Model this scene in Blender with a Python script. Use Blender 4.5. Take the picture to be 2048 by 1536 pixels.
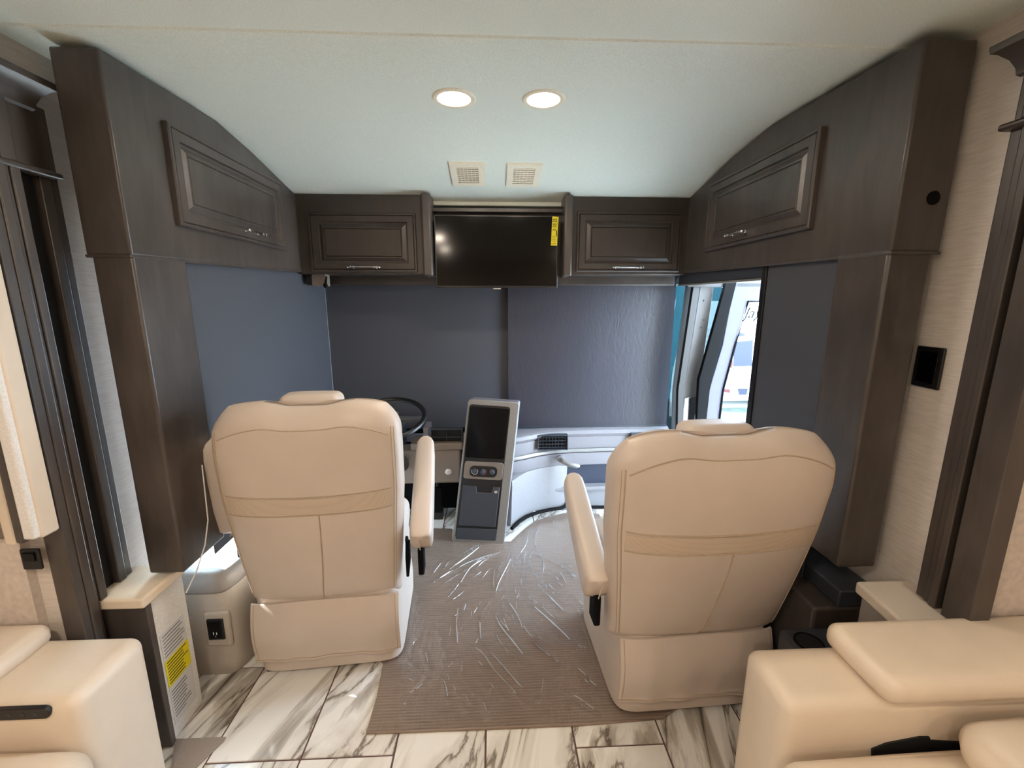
import bpy, bmesh, math, random
from mathutils import Vector, Matrix
random.seed(7)
for o in list(bpy.data.objects): bpy.data.objects.remove(o)
SC=bpy.context.scene; COL=SC.collection
# ---------------------------------------------------------------- camera, world, sun, exposure
FPX=860.0; H=1.5
PITCH=math.atan((768-598)/FPX); YAW=math.atan((1024-985)/FPX*math.cos(PITCH))
cd=bpy.data.cameras.new('camera'); cam=bpy.data.objects.new('camera',cd); COL.objects.link(cam)
cd.sensor_width=36; cd.lens=36*FPX/2048; cd.clip_start=.02; cd.clip_end=200
cam.location=(0,0,H); cam.rotation_euler=(math.pi/2-PITCH,0,-YAW); SC.camera=cam
w=bpy.data.worlds.new('sky'); SC.world=w; w.use_nodes=True
bg=w.node_tree.nodes['Background']; bg.inputs[0].default_value=(.62,.80,1,1); bg.inputs[1].default_value=17.0
sd=bpy.data.lights.new('sun','SUN'); sd.energy=34; sd.angle=.009; sd.color=(1,.96,.9)
so=bpy.data.objects.new('sun',sd); COL.objects.link(so)
so.rotation_euler=Vector((-1,.28,.95)).to_track_quat('Z','Y').to_euler()
SC.view_settings.view_transform='Standard'; SC.view_settings.look='None'
SC.view_settings.gamma=1; SC.view_settings.use_curve_mapping=False
SC.view_settings.exposure=0.76

def U(u,v,X=None,Y=None,Z=None):
    """a point of the photograph on a real plane of the room"""
    x=(u-1024)/FPX; y=(768-v)/FPX
    up=y*math.cos(PITCH)-math.sin(PITCH); fw=y*math.sin(PITCH)+math.cos(PITCH)
    r=Vector((x*math.cos(YAW)+fw*math.sin(YAW),-x*math.sin(YAW)+fw*math.cos(YAW),up))
    t=X/r.x if X is not None else Y/r.y if Y is not None else (Z-H)/r.z
    return r*t+Vector((0,0,H))

# ---------------------------------------------------------------- materials
def lin(c):
    return tuple(((x/255)/12.92 if x/255<=.04045 else ((x/255+.055)/1.055)**2.4) for x in c)+(1,)
class NT:
    def __init__(s,name,rough=.5,col=(128,128,128),**k):
        s.m=bpy.data.materials.new(name); s.m.use_nodes=True; s.t=s.m.node_tree
        s.b=s.t.nodes['Principled BSDF']; s.out=s.t.nodes['Material Output']
        s.b.inputs['Base Color'].default_value=lin(col); s.b.inputs['Roughness'].default_value=rough
        for a,v in k.items(): s.b.inputs[a.replace('_',' ')].default_value=v
    def n(s,typ,**k):
        nd=s.t.nodes.new(typ)
        for a,v in k.items():
            if a.startswith('i_'):
                nd.inputs[a[2:].replace('_',' ')].default_value=v
            else: setattr(nd,a,v)
        return nd
    def l(s,a,b): s.t.links.new(a,b)
    def co(s,scale=(1,1,1),rot=(0,0,0)):
        tc=s.n('ShaderNodeTexCoord'); mp=s.n('ShaderNodeMapping')
        mp.inputs['Scale'].default_value=scale; mp.inputs['Rotation'].default_value=rot
        s.l(tc.outputs['Object'],mp.inputs[0]); return mp.outputs[0]
    def noise(s,vec,scale,detail=4,rough=.5,dist=0):
        nd=s.n('ShaderNodeTexNoise'); nd.inputs['Scale'].default_value=scale; nd.inputs['Detail'].default_value=detail
        nd.inputs['Roughness'].default_value=rough; nd.inputs['Distortion'].default_value=dist
        s.l(vec,nd.inputs['Vector']); return nd.outputs['Fac']
    def ramp(s,fac,stops):
        r=s.n('ShaderNodeValToRGB'); e=r.color_ramp.elements
        e[0].position,e[0].color=stops[0][0],lin(stops[0][1]); e[1].position,e[1].color=stops[-1][0],lin(stops[-1][1])
        for p,c in stops[1:-1]:
            q=e.new(p); q.color=lin(c)
        s.l(fac,r.inputs[0]); return r.outputs[0]
    def color(s,o): s.l(o,s.b.inputs['Base Color'])
    def bump(s,h,st=.2,d=.01):
        b=s.n('ShaderNodeBump'); b.inputs['Strength'].default_value=st; b.inputs['Distance'].default_value=d
        s.l(h,b.inputs['Height']); s.l(b.outputs[0],s.b.inputs['Normal'])
def plain(name,col,rough=.5,bs=0,bd=.001,sc=200,**k):
    t=NT(name,rough,col,**k)
    v=t.co(); n=t.noise(v,sc,3)
    c2=tuple(min(255,x*1.04+1) for x in col); c1=tuple(x*.96 for x in col)
    t.color(t.ramp(n,[(.3,c1),(.7,c2)]))
    if bs: t.bump(n,bs,bd)
    return t.m
def wood(name,a,b,rot=(0,0,0),rough=.38):
    t=NT(name,rough,a,Coat_Weight=.25,Coat_Roughness=.3)
    v=t.co((9,9,1.6),rot); n=t.noise(v,3,6,.6,.6); n2=t.noise(t.co((2.2,2.2,1.4),rot),2.2,3,.5,.4)
    mx=t.n('ShaderNodeMath',operation='ADD'); 
    m1=t.n('ShaderNodeMath',operation='MULTIPLY'); m1.inputs[1].default_value=.45; t.l(n,m1.inputs[0])
    m2=t.n('ShaderNodeMath',operation='MULTIPLY'); m2.inputs[1].default_value=.55; t.l(n2,m2.inputs[0])
    t.l(m1.outputs[0],mx.inputs[0]); t.l(m2.outputs[0],mx.inputs[1])
    t.color(t.ramp(mx.outputs[0],[(.32,a),(.66,b)])); t.bump(n,.05,.002); return t.m
M={}
M['wood']=wood('stained_wood',(52,46,43),(82,74,69))
M['wood_h']=wood('stained_wood_horizontal',(52,46,43),(78,70,65),(0,math.pi/2,0))
M['wood_hx']=wood('stained_wood_across',(44,37,33),(62,54,48),(math.pi/2,0,0))
def leather(name,col):
    t=NT(name,.42,col); v=t.co(); n=t.noise(v,420,2); n2=t.noise(v,7,3)
    t.color(t.ramp(n2,[(.3,tuple(x*.97 for x in col)),(.7,col)])); t.bump(n,.12,.0012); return t.m
M['leather']=leather('cream_leather',(203,188,175))
M['sofa']=leather('sofa_leather',(226,210,190))
def perf():
    t=NT('perforated_leather',.5,(190,172,152)); tc=t.co((1,1,1))
    vo=t.n('ShaderNodeTexVoronoi'); vo.inputs['Scale'].default_value=210; vo.inputs['Randomness'].default_value=.0
    t.l(tc,vo.inputs['Vector']); t.color(t.ramp(vo.outputs['Distance'],[(.10,(146,128,110)),(.28,(196,178,158))]))
    t.bump(vo.outputs['Distance'],.3,.001); return t.m
M['perf']=perf()
M['thread']=plain('thread',(214,196,172),.6)
M['seam']=plain('seam_tan',(176,156,132),.7)  # darker tan of the seat piping and flap stitching
def wallpaper(name,a,b):
    t=NT(name,.75,a); v=t.co((4,4,60)); n=t.noise(v,5,4,.6); t.color(t.ramp(n,[(.3,a),(.7,b)])); t.bump(n,.25,.002); return t.m
M['paper']=wallpaper('woven_wallpaper',(204,194,184),(222,214,206))
M['slide']=plain('cream_wall',(206,194,184),.8,.3,.003,60)
M['ceil']=plain('ceiling_vinyl',(226,232,222),.5,.05,.001,300)
M['shade']=None
def shade(name,a,tr):
    t=NT(name,.62,a); v=t.co(); n=t.noise(t.co((1,1,1)),500,2); t.bump(n,.1,.0008)
    tl=t.n('ShaderNodeBsdfTranslucent'); tl.inputs[0].default_value=(.5,.6,.8,1)
    mx=t.n('ShaderNodeMixShader'); mx.inputs[0].default_value=tr
    t.l(t.b.outputs[0],mx.inputs[1]); t.l(tl.outputs[0],mx.inputs[2]); t.l(mx.outputs[0],t.out.inputs[0]); return t.m
M['shade']=shade('grey_shade_fabric',(66,67,74),.0)
def shade2():
    t=NT('textured_grey_shade',.42,(50,49,57)); n=t.noise(t.co((1,1,.35)),28,4,.6,1.2); t.bump(n,.35,.004); return t.m
M['shade2']=shade2()
M['chrome']=plain('chrome',(225,225,228),.12,Metallic=1.0)
M['black']=plain('black_plastic',(18,18,20),.35)
M['charcoal']=plain('charcoal_plastic',(52,56,64),.45,.15,.0006,300)
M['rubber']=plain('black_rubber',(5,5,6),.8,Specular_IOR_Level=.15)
M['glossblack']=plain('black_glass',(5,4,5),.10,Specular_IOR_Level=.3)
M['display']=plain('dark_display',(5,6,9),.18,Specular_IOR_Level=.2)
M['bezel']=plain('tv_bezel',(34,33,34),.25)
M['silver']=plain('silver_paint',(138,135,132),.35,Metallic=.25)
M['dash']=plain('dash_plastic',(122,119,123),.5,.15,.0006,300)
M['dash2']=plain('dash_lower_plastic',(126,124,126),.5)
M['taupe']=plain('taupe_plastic',(120,108,98),.5)
M['navy']=plain('dark_blue_plastic',(34,40,58),.5)
M['boxgrey']=plain('console_grey_plastic',(178,168,156),.42,.12,.0006,300)
M['boxtop']=plain('console_top_plastic',(150,144,140),.45)
M['white']=plain('white_panel',(228,226,222),.5)
M['ledge']=plain('cream_worktop',(228,212,190),.35,.1,.002,12)
M['marble_ledge']=NT('pale_marble_worktop',.3,(226,214,200)).m
M['yellow']=plain('yellow_label',(232,214,20),.5)
M['paperw']=plain('label_paper',(214,214,214),.5)
M['ink']=plain('ink_grey',(110,110,112),.6)
M['inkd']=plain('ink_dark',(60,54,10),.6)
M['vent']=plain('ivory_plastic',(236,228,206),.5)
M['ventback']=plain('vent_recess',(58,46,34),.8)
M['gap']=plain('seal_and_shade_black',(10,12,16),.7)  # black of seals and vent backs, also the sofa crevice's painted shade
M['kraft']=plain('grey_card',(150,138,130),.7)
def emis(name,col,st):
    t=NT(name); e=t.n('ShaderNodeEmission'); e.inputs[0].default_value=lin(col); e.inputs[1].default_value=st
    t.l(e.outputs[0],t.out.inputs[0]); return t.m
M['lamp']=emis('lit_diffuser',(255,236,214),7)
M['red']=plain('red_mark',(200,30,30),.5)
M['blue']=plain('blue_mark',(40,80,190),.5)
M['tail']=plain('tail_light_red',(70,2,5),.5)
def glass(name,col,r=1.0):
    t=NT(name); tr=t.n('ShaderNodeBsdfTransparent'); tr.inputs[0].default_value=col
    gl=t.n('ShaderNodeBsdfGlossy'); gl.inputs['Roughness'].default_value=.03
    fr=t.n('ShaderNodeFresnel'); fr.inputs[0].default_value=1.45
    mx=t.n('ShaderNodeMixShader'); rm=t.n('ShaderNodeMath',operation='MULTIPLY'); rm.inputs[1].default_value=r; t.l(fr.outputs[0],rm.inputs[0]); t.l(rm.outputs[0],mx.inputs[0]); t.l(tr.outputs[0],mx.inputs[1]); t.l(gl.outputs[0],mx.inputs[2])
    t.l(mx.outputs[0],t.out.inputs[0]); return t.m
M['glass']=glass('tinted_windscreen_glass',(.06,.125,.14,1))
M['clear']=glass('clear_glass',(.9,.95,.97,1),.08)
def marble():
    t=NT('marble_tile',.13,(225,220,210))
    at=t.n('ShaderNodeAttribute'); at.attribute_name='tile'
    tc=t.n('ShaderNodeTexCoord'); ad=t.n('ShaderNodeVectorMath',operation='ADD')
    sc=t.n('ShaderNodeVectorMath',operation='SCALE'); sc.inputs['Scale'].default_value=23.0
    t.l(at.outputs['Color'],sc.inputs[0]); t.l(tc.outputs['Object'],ad.inputs[0]); t.l(sc.outputs[0],ad.inputs[1])
    rt=t.n('ShaderNodeVectorRotate'); rt.rotation_type='Z_AXIS'; rt.inputs['Angle'].default_value=.38
    t.l(ad.outputs[0],rt.inputs[0])
    mp=t.n('ShaderNodeMapping'); mp.inputs['Scale'].default_value=(4.2,1.0,1); t.l(rt.outputs[0],mp.inputs[0])
    v=mp.outputs[0]
    a=t.noise(v,1.0,8,.55,.9)
    s1=t.n('ShaderNodeMath',operation='SUBTRACT'); s1.inputs[1].default_value=.5; t.l(a,s1.inputs[0])
    ab=t.n('ShaderNodeMath',operation='ABSOLUTE'); t.l(s1.outputs[0],ab.inputs[0])
    vein=t.ramp(ab.outputs[0],[(0,(128,118,108)),(.006,(160,152,142)),(.018,(216,211,203)),(.08,(238,235,229))])
    b=t.noise(v,.8,7,.6,.9); pat=t.ramp(b,[(.34,(150,140,130)),(.40,(196,190,182)),(.44,(255,255,255))])
    mx=t.n('ShaderNodeMix',data_type='RGBA',blend_type='MULTIPLY'); mx.inputs[0].default_value=.85
    t.l(vein,mx.inputs[6]); t.l(pat,mx.inputs[7]); t.color(mx.outputs[2]); return t.m
M['marble']=marble()
M['grout']=plain('brown_grout',(96,72,66),.8)
def carpet():
    t=NT('ribbed_mat',.95,(120,104,92)); n=t.noise(t.co((1.5,34,1)),6,5,.7); n2=t.noise(t.co(),350,2)
    wv=t.n('ShaderNodeTexWave'); wv.bands_direction='Y'; wv.inputs['Scale'].default_value=26; wv.inputs['Distortion'].default_value=1.2
    t.l(t.co(),wv.inputs['Vector'])
    mx=t.n('ShaderNodeMath',operation='MULTIPLY_ADD'); mx.inputs[1].default_value=.25; t.l(wv.outputs['Fac'],mx.inputs[0]); t.l(n,mx.inputs[2])
    t.color(t.ramp(mx.outputs[0],[(.3,(108,92,80)),(.55,(136,118,104)),(.85,(156,138,122))])); t.bump(n2,.4,.003); return t.m
M['carpet']=carpet()
def film():
    t=NT('clear_plastic_film'); tr=t.n('ShaderNodeBsdfTransparent'); tr.inputs[0].default_value=(.97,.97,.98,1)
    gl=t.n('ShaderNodeBsdfGlossy'); gl.inputs['Roughness'].default_value=.12
    lw=t.n('ShaderNodeLayerWeight'); lw.inputs[0].default_value=.22
    n=t.noise(t.co((1.6,.5,1)),26,5,.65,1.5); bp=t.n('ShaderNodeBump'); bp.inputs['Strength'].default_value=.35; bp.inputs['Distance'].default_value=.008
    t.l(n,bp.inputs['Height']); t.l(bp.outputs[0],gl.inputs['Normal']); t.l(bp.outputs[0],lw.inputs['Normal'])
    ml=t.n('ShaderNodeMath',operation='MULTIPLY_ADD'); ml.inputs[1].default_value=.6; ml.inputs[2].default_value=.05
    t.l(lw.outputs['Facing'],ml.inputs[0])
    mx=t.n('ShaderNodeMixShader'); t.l(ml.outputs[0],mx.inputs[0]); t.l(tr.outputs[0],mx.inputs[1]); t.l(gl.outputs[0],mx.inputs[2])
    t.l(mx.outputs[0],t.out.inputs[0]); return t.m
M['film']=film()
def fold():
    t=NT('film_fold'); tr=t.n('ShaderNodeBsdfTransparent'); gl=t.n('ShaderNodeBsdfGlossy'); gl.inputs['Roughness'].default_value=.35
    mx=t.n('ShaderNodeMixShader'); mx.inputs[0].default_value=.6
    t.l(tr.outputs[0],mx.inputs[1]); t.l(gl.outputs[0],mx.inputs[2]); t.l(mx.outputs[0],t.out.inputs[0]); return t.m
M['fold']=fold()
def grass():
    t=NT('grass',.9,(90,120,60)); n=t.noise(t.co(),9,6,.7); t.color(t.ramp(n,[(.35,(14,24,9)),(.65,(50,56,40))])); return t.m
M['grass']=grass()
M['pave']=plain('pale_concrete',(190,188,182),.85)

# ---------------------------------------------------------------- mesh helpers
class MB:
    def __init__(s): s.v=[]; s.f=[]
    def add(s,vs,fs):
        k=len(s.v); s.v+= [tuple(p) for p in vs]; s.f+=[tuple(i+k for i in f) for f in fs]; return s
    def box(s,a,b):
        x0,y0,z0=[min(p,q) for p,q in zip(a,b)]; x1,y1,z1=[max(p,q) for p,q in zip(a,b)]
        return s.add([(x0,y0,z0),(x1,y0,z0),(x1,y1,z0),(x0,y1,z0),(x0,y0,z1),(x1,y0,z1),(x1,y1,z1),(x0,y1,z1)],
          [(0,3,2,1),(4,5,6,7),(0,1,5,4),(1,2,6,5),(2,3,7,6),(3,0,4,7)])
    def prism(s,pts,d):
        """polygon of 3D points, extruded by vector d"""
        n=len(pts); d=Vector(d); P=[Vector(p) for p in pts]
        return s.add(P+[p+d for p in P],[tuple(range(n)),tuple(range(2*n-1,n-1,-1))]+[(i,i+n,(i+1)%n+n,(i+1)%n) for i in range(n)])
    def loft(s,rings,cap=True,closed=True):
        n=len(rings[0]); k=len(rings); vs=[p for r in rings for p in r]; fs=[]
        for i in range(k-1):
            for j in range(n if closed else n-1):
                a=i*n+j; b=i*n+(j+1)%n; fs.append((a,b,b+n,a+n))
        if cap: fs+= [tuple(range(n-1,-1,-1)),tuple(range((k-1)*n,k*n))]
        return s.add(vs,fs)
    def tube(s,pts,r,n=8,cap=True,closed=False):
        P=[Vector(p) for p in pts]; rings=[]; m=len(P)
        rr=r if isinstance(r,(list,tuple)) else [r]*m
        up=None
        for i,p in enumerate(P):
            if closed: d=(P[(i+1)%m]-P[i-1]).normalized()
            else: d=(P[min(i+1,m-1)]-P[max(i-1,0)]).normalized()
            if up is None:
                up=Vector((0,0,1)) if abs(d.z)<.9 else Vector((1,0,0))
            x=d.cross(up).normalized(); up=x.cross(d).normalized()
            rings.append([p+(x*math.cos(2*math.pi*j/n)+up*math.sin(2*math.pi*j/n))*rr[i] for j in range(n)])
        if closed: rings.append(rings[0]); cap=False
        return s.loft(rings,cap)
    def lathe(s,prof,c=(0,0,0),axis=(0,0,1),n=32):
        """prof: list of (radius, height along axis)"""
        a=Vector(axis).normalized(); u=Vector((1,0,0)) if abs(a.x)<.9 else Vector((0,1,0))
        x=a.cross(u).normalized(); y=a.cross(x); c=Vector(c)
        return s.loft([[c+a*h+(x*math.cos(2*math.pi*j/n)+y*math.sin(2*math.pi*j/n))*max(r,1e-4) for j in range(n)] for r,h in prof])
    def grid(s,fn,nu,nv):
        vs=[fn(i/nu,j/nv) for j in range(nv+1) for i in range(nu+1)]
        return s.add(vs,[(j*(nu+1)+i,j*(nu+1)+i+1,(j+1)*(nu+1)+i+1,(j+1)*(nu+1)+i) for j in range(nv) for i in range(nu)])
    def sheet(s,fn,nu,nv,off):
        """thin solid: surface fn(u,v), thickness vector off(u,v)"""
        a=[Vector(fn(i/nu,j/nv)) for j in range(nv+1) for i in range(nu+1)]
        b=[p+Vector(off) for p in a]; n=len(a); w=nu+1
        f=[(j*w+i,j*w+i+1,(j+1)*w+i+1,(j+1)*w+i) for j in range(nv) for i in range(nu)]
        g=[tuple(k+n for k in reversed(q)) for q in f]
        rim=[i for i in range(nu)]+[j*w+nu for j in range(nv)]+[nv*w+i for i in range(nu,0,-1)]+[j*w for j in range(nv,0,-1)]
        h=[(rim[(i+1)%len(rim)],rim[i],rim[i]+n,rim[(i+1)%len(rim)]+n) for i in range(len(rim))]
        return s.add(a+b,f+g+h)
W={}
def obj(name,mb,mat,parent=None,bevel=0,seg=3,sub=0,angle=35,local=False,smooth=True):
    me=bpy.data.meshes.new(name); vs=mb.v
    if parent is not None and not local:
        inv=W[parent].inverted(); vs=[inv@Vector(p) for p in vs]
    me.from_pydata([tuple(p) for p in vs],[],mb.f); me.update()
    bm=bmesh.new(); bm.from_mesh(me); bmesh.ops.remove_doubles(bm,verts=bm.verts,dist=1e-6)
    bmesh.ops.recalc_face_normals(bm,faces=bm.faces); bm.to_mesh(me); bm.free()
    me.materials.append(M[mat] if isinstance(mat,str) else mat)
    if smooth:
        me.polygons.foreach_set('use_smooth',[True]*len(me.polygons)); me.set_sharp_from_angle(angle=math.radians(angle))
    o=bpy.data.objects.new(name,me); COL.objects.link(o)
    if parent is not None: o.parent=parent; W[o]=W[parent]
    else: W[o]=Matrix()
    if bevel:
        m=o.modifiers.new('bevel','BEVEL'); m.width=bevel; m.segments=seg; m.limit_method='ANGLE'; m.angle_limit=math.radians(35)
    if sub:
        m=o.modifiers.new('sub','SUBSURF'); m.levels=sub; m.render_levels=sub
    return o
def thing(name,label,cat,loc=(0,0,0),rz=0,group=None):
    o=bpy.data.objects.new(name,None); COL.objects.link(o); o.empty_display_size=.05
    o.location=loc; o.rotation_euler=(0,0,rz); o['label']=label; o['category']=cat
    if group: o['group']=group
    W[o]=Matrix.Translation(Vector(loc))@Matrix.Rotation(rz,4,'Z'); return o
def tag(o,label,cat,group=None):
    o['label']=label; o['category']=cat
    if group: o['group']=group
    return o
def struct(name,mb,mat,**k):
    o=obj(name,mb,mat,**k); o['kind']='structure'; return o
def lbl(o,t): o['label']=t; return o
def sgnp(a,p): return math.copysign(abs(a)**p,a)
def ring(cx,cy,w,d,n=28,e=4,tf=lambda x,y:(x,y,0)):
    return [tf(cx+w*sgnp(math.cos(2*math.pi*(j+.5)/n),2/e),cy+d*sgnp(math.sin(2*math.pi*(j+.5)/n),2/e)) for j in range(n)]
def rpad(mb,a,b,r=.03,bulge=0,n=24,puff=None):
    """soft cushion block between corners a and b, rounded all round, with a gentle crown"""
    a=Vector(a); b=Vector(b); lo=Vector(map(min,a,b)); hi=Vector(map(max,a,b)); c=(lo+hi)/2; h=(hi-lo)/2
    N=14
    def pt(face,s,t):
        p=Vector((s,t,1)); 
        q={0:(s,t,1),1:(t,s,-1),2:(1,s,t),3:(-1,t,s),4:(t,1,s),5:(s,-1,t)}[face]
        return Vector(q)
    def m(q):
        p=Vector((q.x*h.x,q.y*h.y,q.z*h.z))
        inner=Vector((max(-h.x+r,min(h.x-r,p.x)),max(-h.y+r,min(h.y-r,p.y)),max(-h.z+r,min(h.z-r,p.z))))
        d=p-inner
        if d.length>1e-9: p=inner+d.normalized()*r
        if bulge:
            k=(1-q.x**4)*(1-q.y**4)*(1-q.z**4) if False else 1
            ex=(1-q.y*q.y)*(1-q.z*q.z); ey=(1-q.x*q.x)*(1-q.z*q.z); ez=(1-q.x*q.x)*(1-q.y*q.y)
            p+=Vector((q.x*ex,q.y*ey,q.z*ez))*bulge
        return c+p
    def cc(hh):
        # sample positions dense near the rounded edge
        k=r/hh; inn=[-1+k+ (2-2*k)*i/8 for i in range(9)]
        e=[-1,-1+k*.12,-1+k*.35,-1+k*.65]; return e+inn+[-x for x in reversed(e)]
    S=[cc(h.x),cc(h.y),cc(h.z)]
    for face in range(6):
        ax={0:(0,1),1:(1,0),2:(1,2),3:(2,1),4:(2,0),5:(0,2)}[face]
        A=S[ax[0]]; B=S[ax[1]]; vs=[]
        for t in B:
            for s_ in A:
                q=[0,0,0]; q[ax[0]]=s_; q[ax[1]]=t; o_=3-ax[0]-ax[1]; q[o_]=1 if face in(0,2,4) else -1
                vs.append(m(Vector(q)))
        na=len(A); mb.add(vs,[(j*na+i,j*na+i+1,(j+1)*na+i+1,(j+1)*na+i) for j in range(len(B)-1) for i in range(na-1)])
    return mb
def frame_of(o,a,b):
    """local frame: origin o, unit axes a (across) and b (up), normal n = a x b"""
    a=Vector(a).normalized(); b=Vector(b).normalized(); n=a.cross(b); o=Vector(o)
    return lambda x,y,z=0: o+a*x+b*y+n*z
def panel_door(fr,w,h,prof,mb=None):
    mb=mb or MB(); rings=[[fr(i,i,z),fr(w-i,i,z),fr(w-i,h-i,z),fr(i,h-i,z)] for i,z in prof]
    return mb.loft(rings)
DOORP=[(0,0),(0,.016),(.003,.0195),(.011,.0195),(.0135,.0145),(.016,.0195),(.046,.0195),(.0485,.010),(.053,.009),(.057,.009),(.074,.0165),(.08,.0165),(.082,.013),(.085,.0165)]
def handle(fr,x,y,z,L,parent):
    mb=MB(); P=lambda a,b,c: fr(x+a,y+b,z+c)
    mb.tube([P(-L/2-.012,0,.026),P(-L/2,0,.026),P(L/2,0,.026),P(L/2+.012,0,.026)],[.003,.0042,.0042,.003],10)
    for s in(-1,1):
        mb.tube([P(s*L*.42,0,0),P(s*L*.42,0,.004),P(s*L*.42,0,.005),P(s*L*.42,0,.026)],[.009,.009,.0045,.0045],12)
        mb.tube([P(s*(L/2-.004)-.003,0,.026),P(s*(L/2-.004)+.003,0,.026)],.0068,12)
        mb.tube([P(s*(L/2+.011)-.004,0,.026),P(s*(L/2+.011),0,.026),P(s*(L/2+.011)+.004,0,.026)],[.003,.0062,.003],12)
        mb.tube([P(s*L*.36-.002,0,.026),P(s*L*.36+.002,0,.026)],.0062,12)
    return obj('handle',mb,'chrome',parent)

WX=1.27; CL=-1.05; CR=1.10
# ================================================================ floor
bm=bmesh.new(); lay=bm.loops.layers.float_color.new('tile')
X0=-.344-.3073*5; 
def addq(ps,c,mi):
    f=bm.faces.new([bm.verts.new(p) for p in ps]); f.material_index=mi
    for l in f.loops: l[lay]=c
offs={0:1.80,1:1.19,2:1.595}
addq([(-1.95,-3,-.003),(1.95,-3,-.003),(1.95,3.15,-.003),(-1.95,3.15,-.003)],(0,0,0,1),1)
g=.0028
for i in range(13):
    x0=X0+i*.3073; x1=x0+.3073
    col=i-4   # column 0 = [-.65,-.344]
    off={-2:1.57,-1:1.80,0:1.19,1:.85,2:.98,3:1.187,4:.88}.get(col,1.4)
    j=int((-3-off)/.61)-1
    while off+j*.61<3.1:
        y0=max(-3,off+j*.61); y1=min(3.12,off+(j+1)*.61); j+=1
        if y1-y0<.02: continue
        c=(random.random(),random.random(),random.random(),1)
        a,b,e,d=x0+g,y0+g,x1-g,y1-g; q=.0012
        addq([(a+q,b+q,0),(e-q,b+q,0),(e-q,d-q,0),(a+q,d-q,0)],c,0)
        for p1,p2,p3,p4 in (((a+q,b+q),(e-q,b+q),(e,b),(a,b)),((e-q,b+q),(e-q,d-q),(e,d),(e,b)),((e-q,d-q),(a+q,d-q),(a,d),(e,d)),((a+q,d-q),(a+q,b+q),(a,b),(a,d))):
            addq([(p1[0],p1[1],0),(p4[0],p4[1],-.003),(p3[0],p3[1],-.003),(p2[0],p2[1],0)],c,0)
me=bpy.data.meshes.new('floor'); bm.to_mesh(me); bm.free()
me.materials.append(M['marble']); me.materials.append(M['grout'])
fl=bpy.data.objects.new('floor',me); COL.objects.link(fl); fl['kind']='structure'; W[fl]=Matrix()
struct('subfloor',MB().box((-1.95,-3.02,-.08),(1.95,3.2,-.006)),'taupe')   # sub-floor deck

# ================================================================ ceiling with its cross seam, curving down to the front
prof=[(-3.05,2.18),(1.25,2.18),(1.288,2.18),(1.293,2.176),(1.306,2.175),(1.311,2.178),(1.5,2.178),(1.75,2.176),(1.9,2.168),(2.0,2.155),(2.1,2.138),(2.25,2.108),(2.4,2.076),(2.55,2.043),(2.7,2.015),(2.8,2.0),(3.0,1.985)]
mb=MB()
rings=[]
for x in (-1.95,-1.35,-1.2,-1.0,-.5,0,.5,1.0,1.2,1.35,1.95):
    rings.append([(x,y,z) for y,z in prof]+[(x,3.0,2.4),(x,-3.05,2.4)])
mb.loft(rings)
def cshift(p):
    # the seam runs very slightly askew
    return p
struct('ceiling',mb,'ceil',angle=25)
# side ceilings hug the cabinets: nothing else needed

# ================================================================ walls
def wallbox(name,a,b,mat): return struct(name,MB().box(a,b),mat)
wallbox('wall_back',(-2,-3.1,-.05),(2,-3.0,2.25),'slide')
# left: coach side wall ahead of the slide, with the driver's side window opening
mb=MB(); xo=-WX-.06
mb.box((xo,1.18,0),(-WX,1.62,2.2)); mb.box((xo,1.62,0),(-WX,2.72,.42)); mb.box((xo,1.62,1.62),(-WX,2.72,2.2)); mb.box((xo,2.72,0),(-WX,3.05,2.2))
struct('wall_left',mb,'paper')
# right: with the entry door opening
mb=MB(); 
mb.box((WX,.955,0),(WX+.06,1.95,2.2)); mb.box((WX,1.95,1.60),(WX+.06,3.05,2.2))
struct('wall_right',mb,'paper')
# slide rooms (end walls face the camera)
mb=MB().box((-1.95,1.155,0),(-WX-.06,1.20,2.25)); mb.box((-2.0,-3,0),(-1.9,1.2,2.25)); struct('wall_left_slide',mb,'slide')
mb=MB().box((WX+.02,.955,0),(1.95,1.0,2.25)); mb.box((1.9,-3,0),(2.0,1.0,2.25)); struct('wall_right_slide',mb,'slide')
# front bulkhead above and below the windscreen
mb=MB().box((-1.35,3.02,-.05),(1.3,3.08,.58)); mb.box((-1.35,2.98,1.64),(1.35,3.04,2.25)); struct('wall_front',mb,'dash')
# windscreen glass
o=struct('window_1',MB().box((-1.33,3.0,.55),(1.60,3.008,1.66)),'glass')
o=struct('window_2',MB().box((-WX-.035,1.6,.40),(-WX-.027,2.74,1.64)),'clear')

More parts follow.
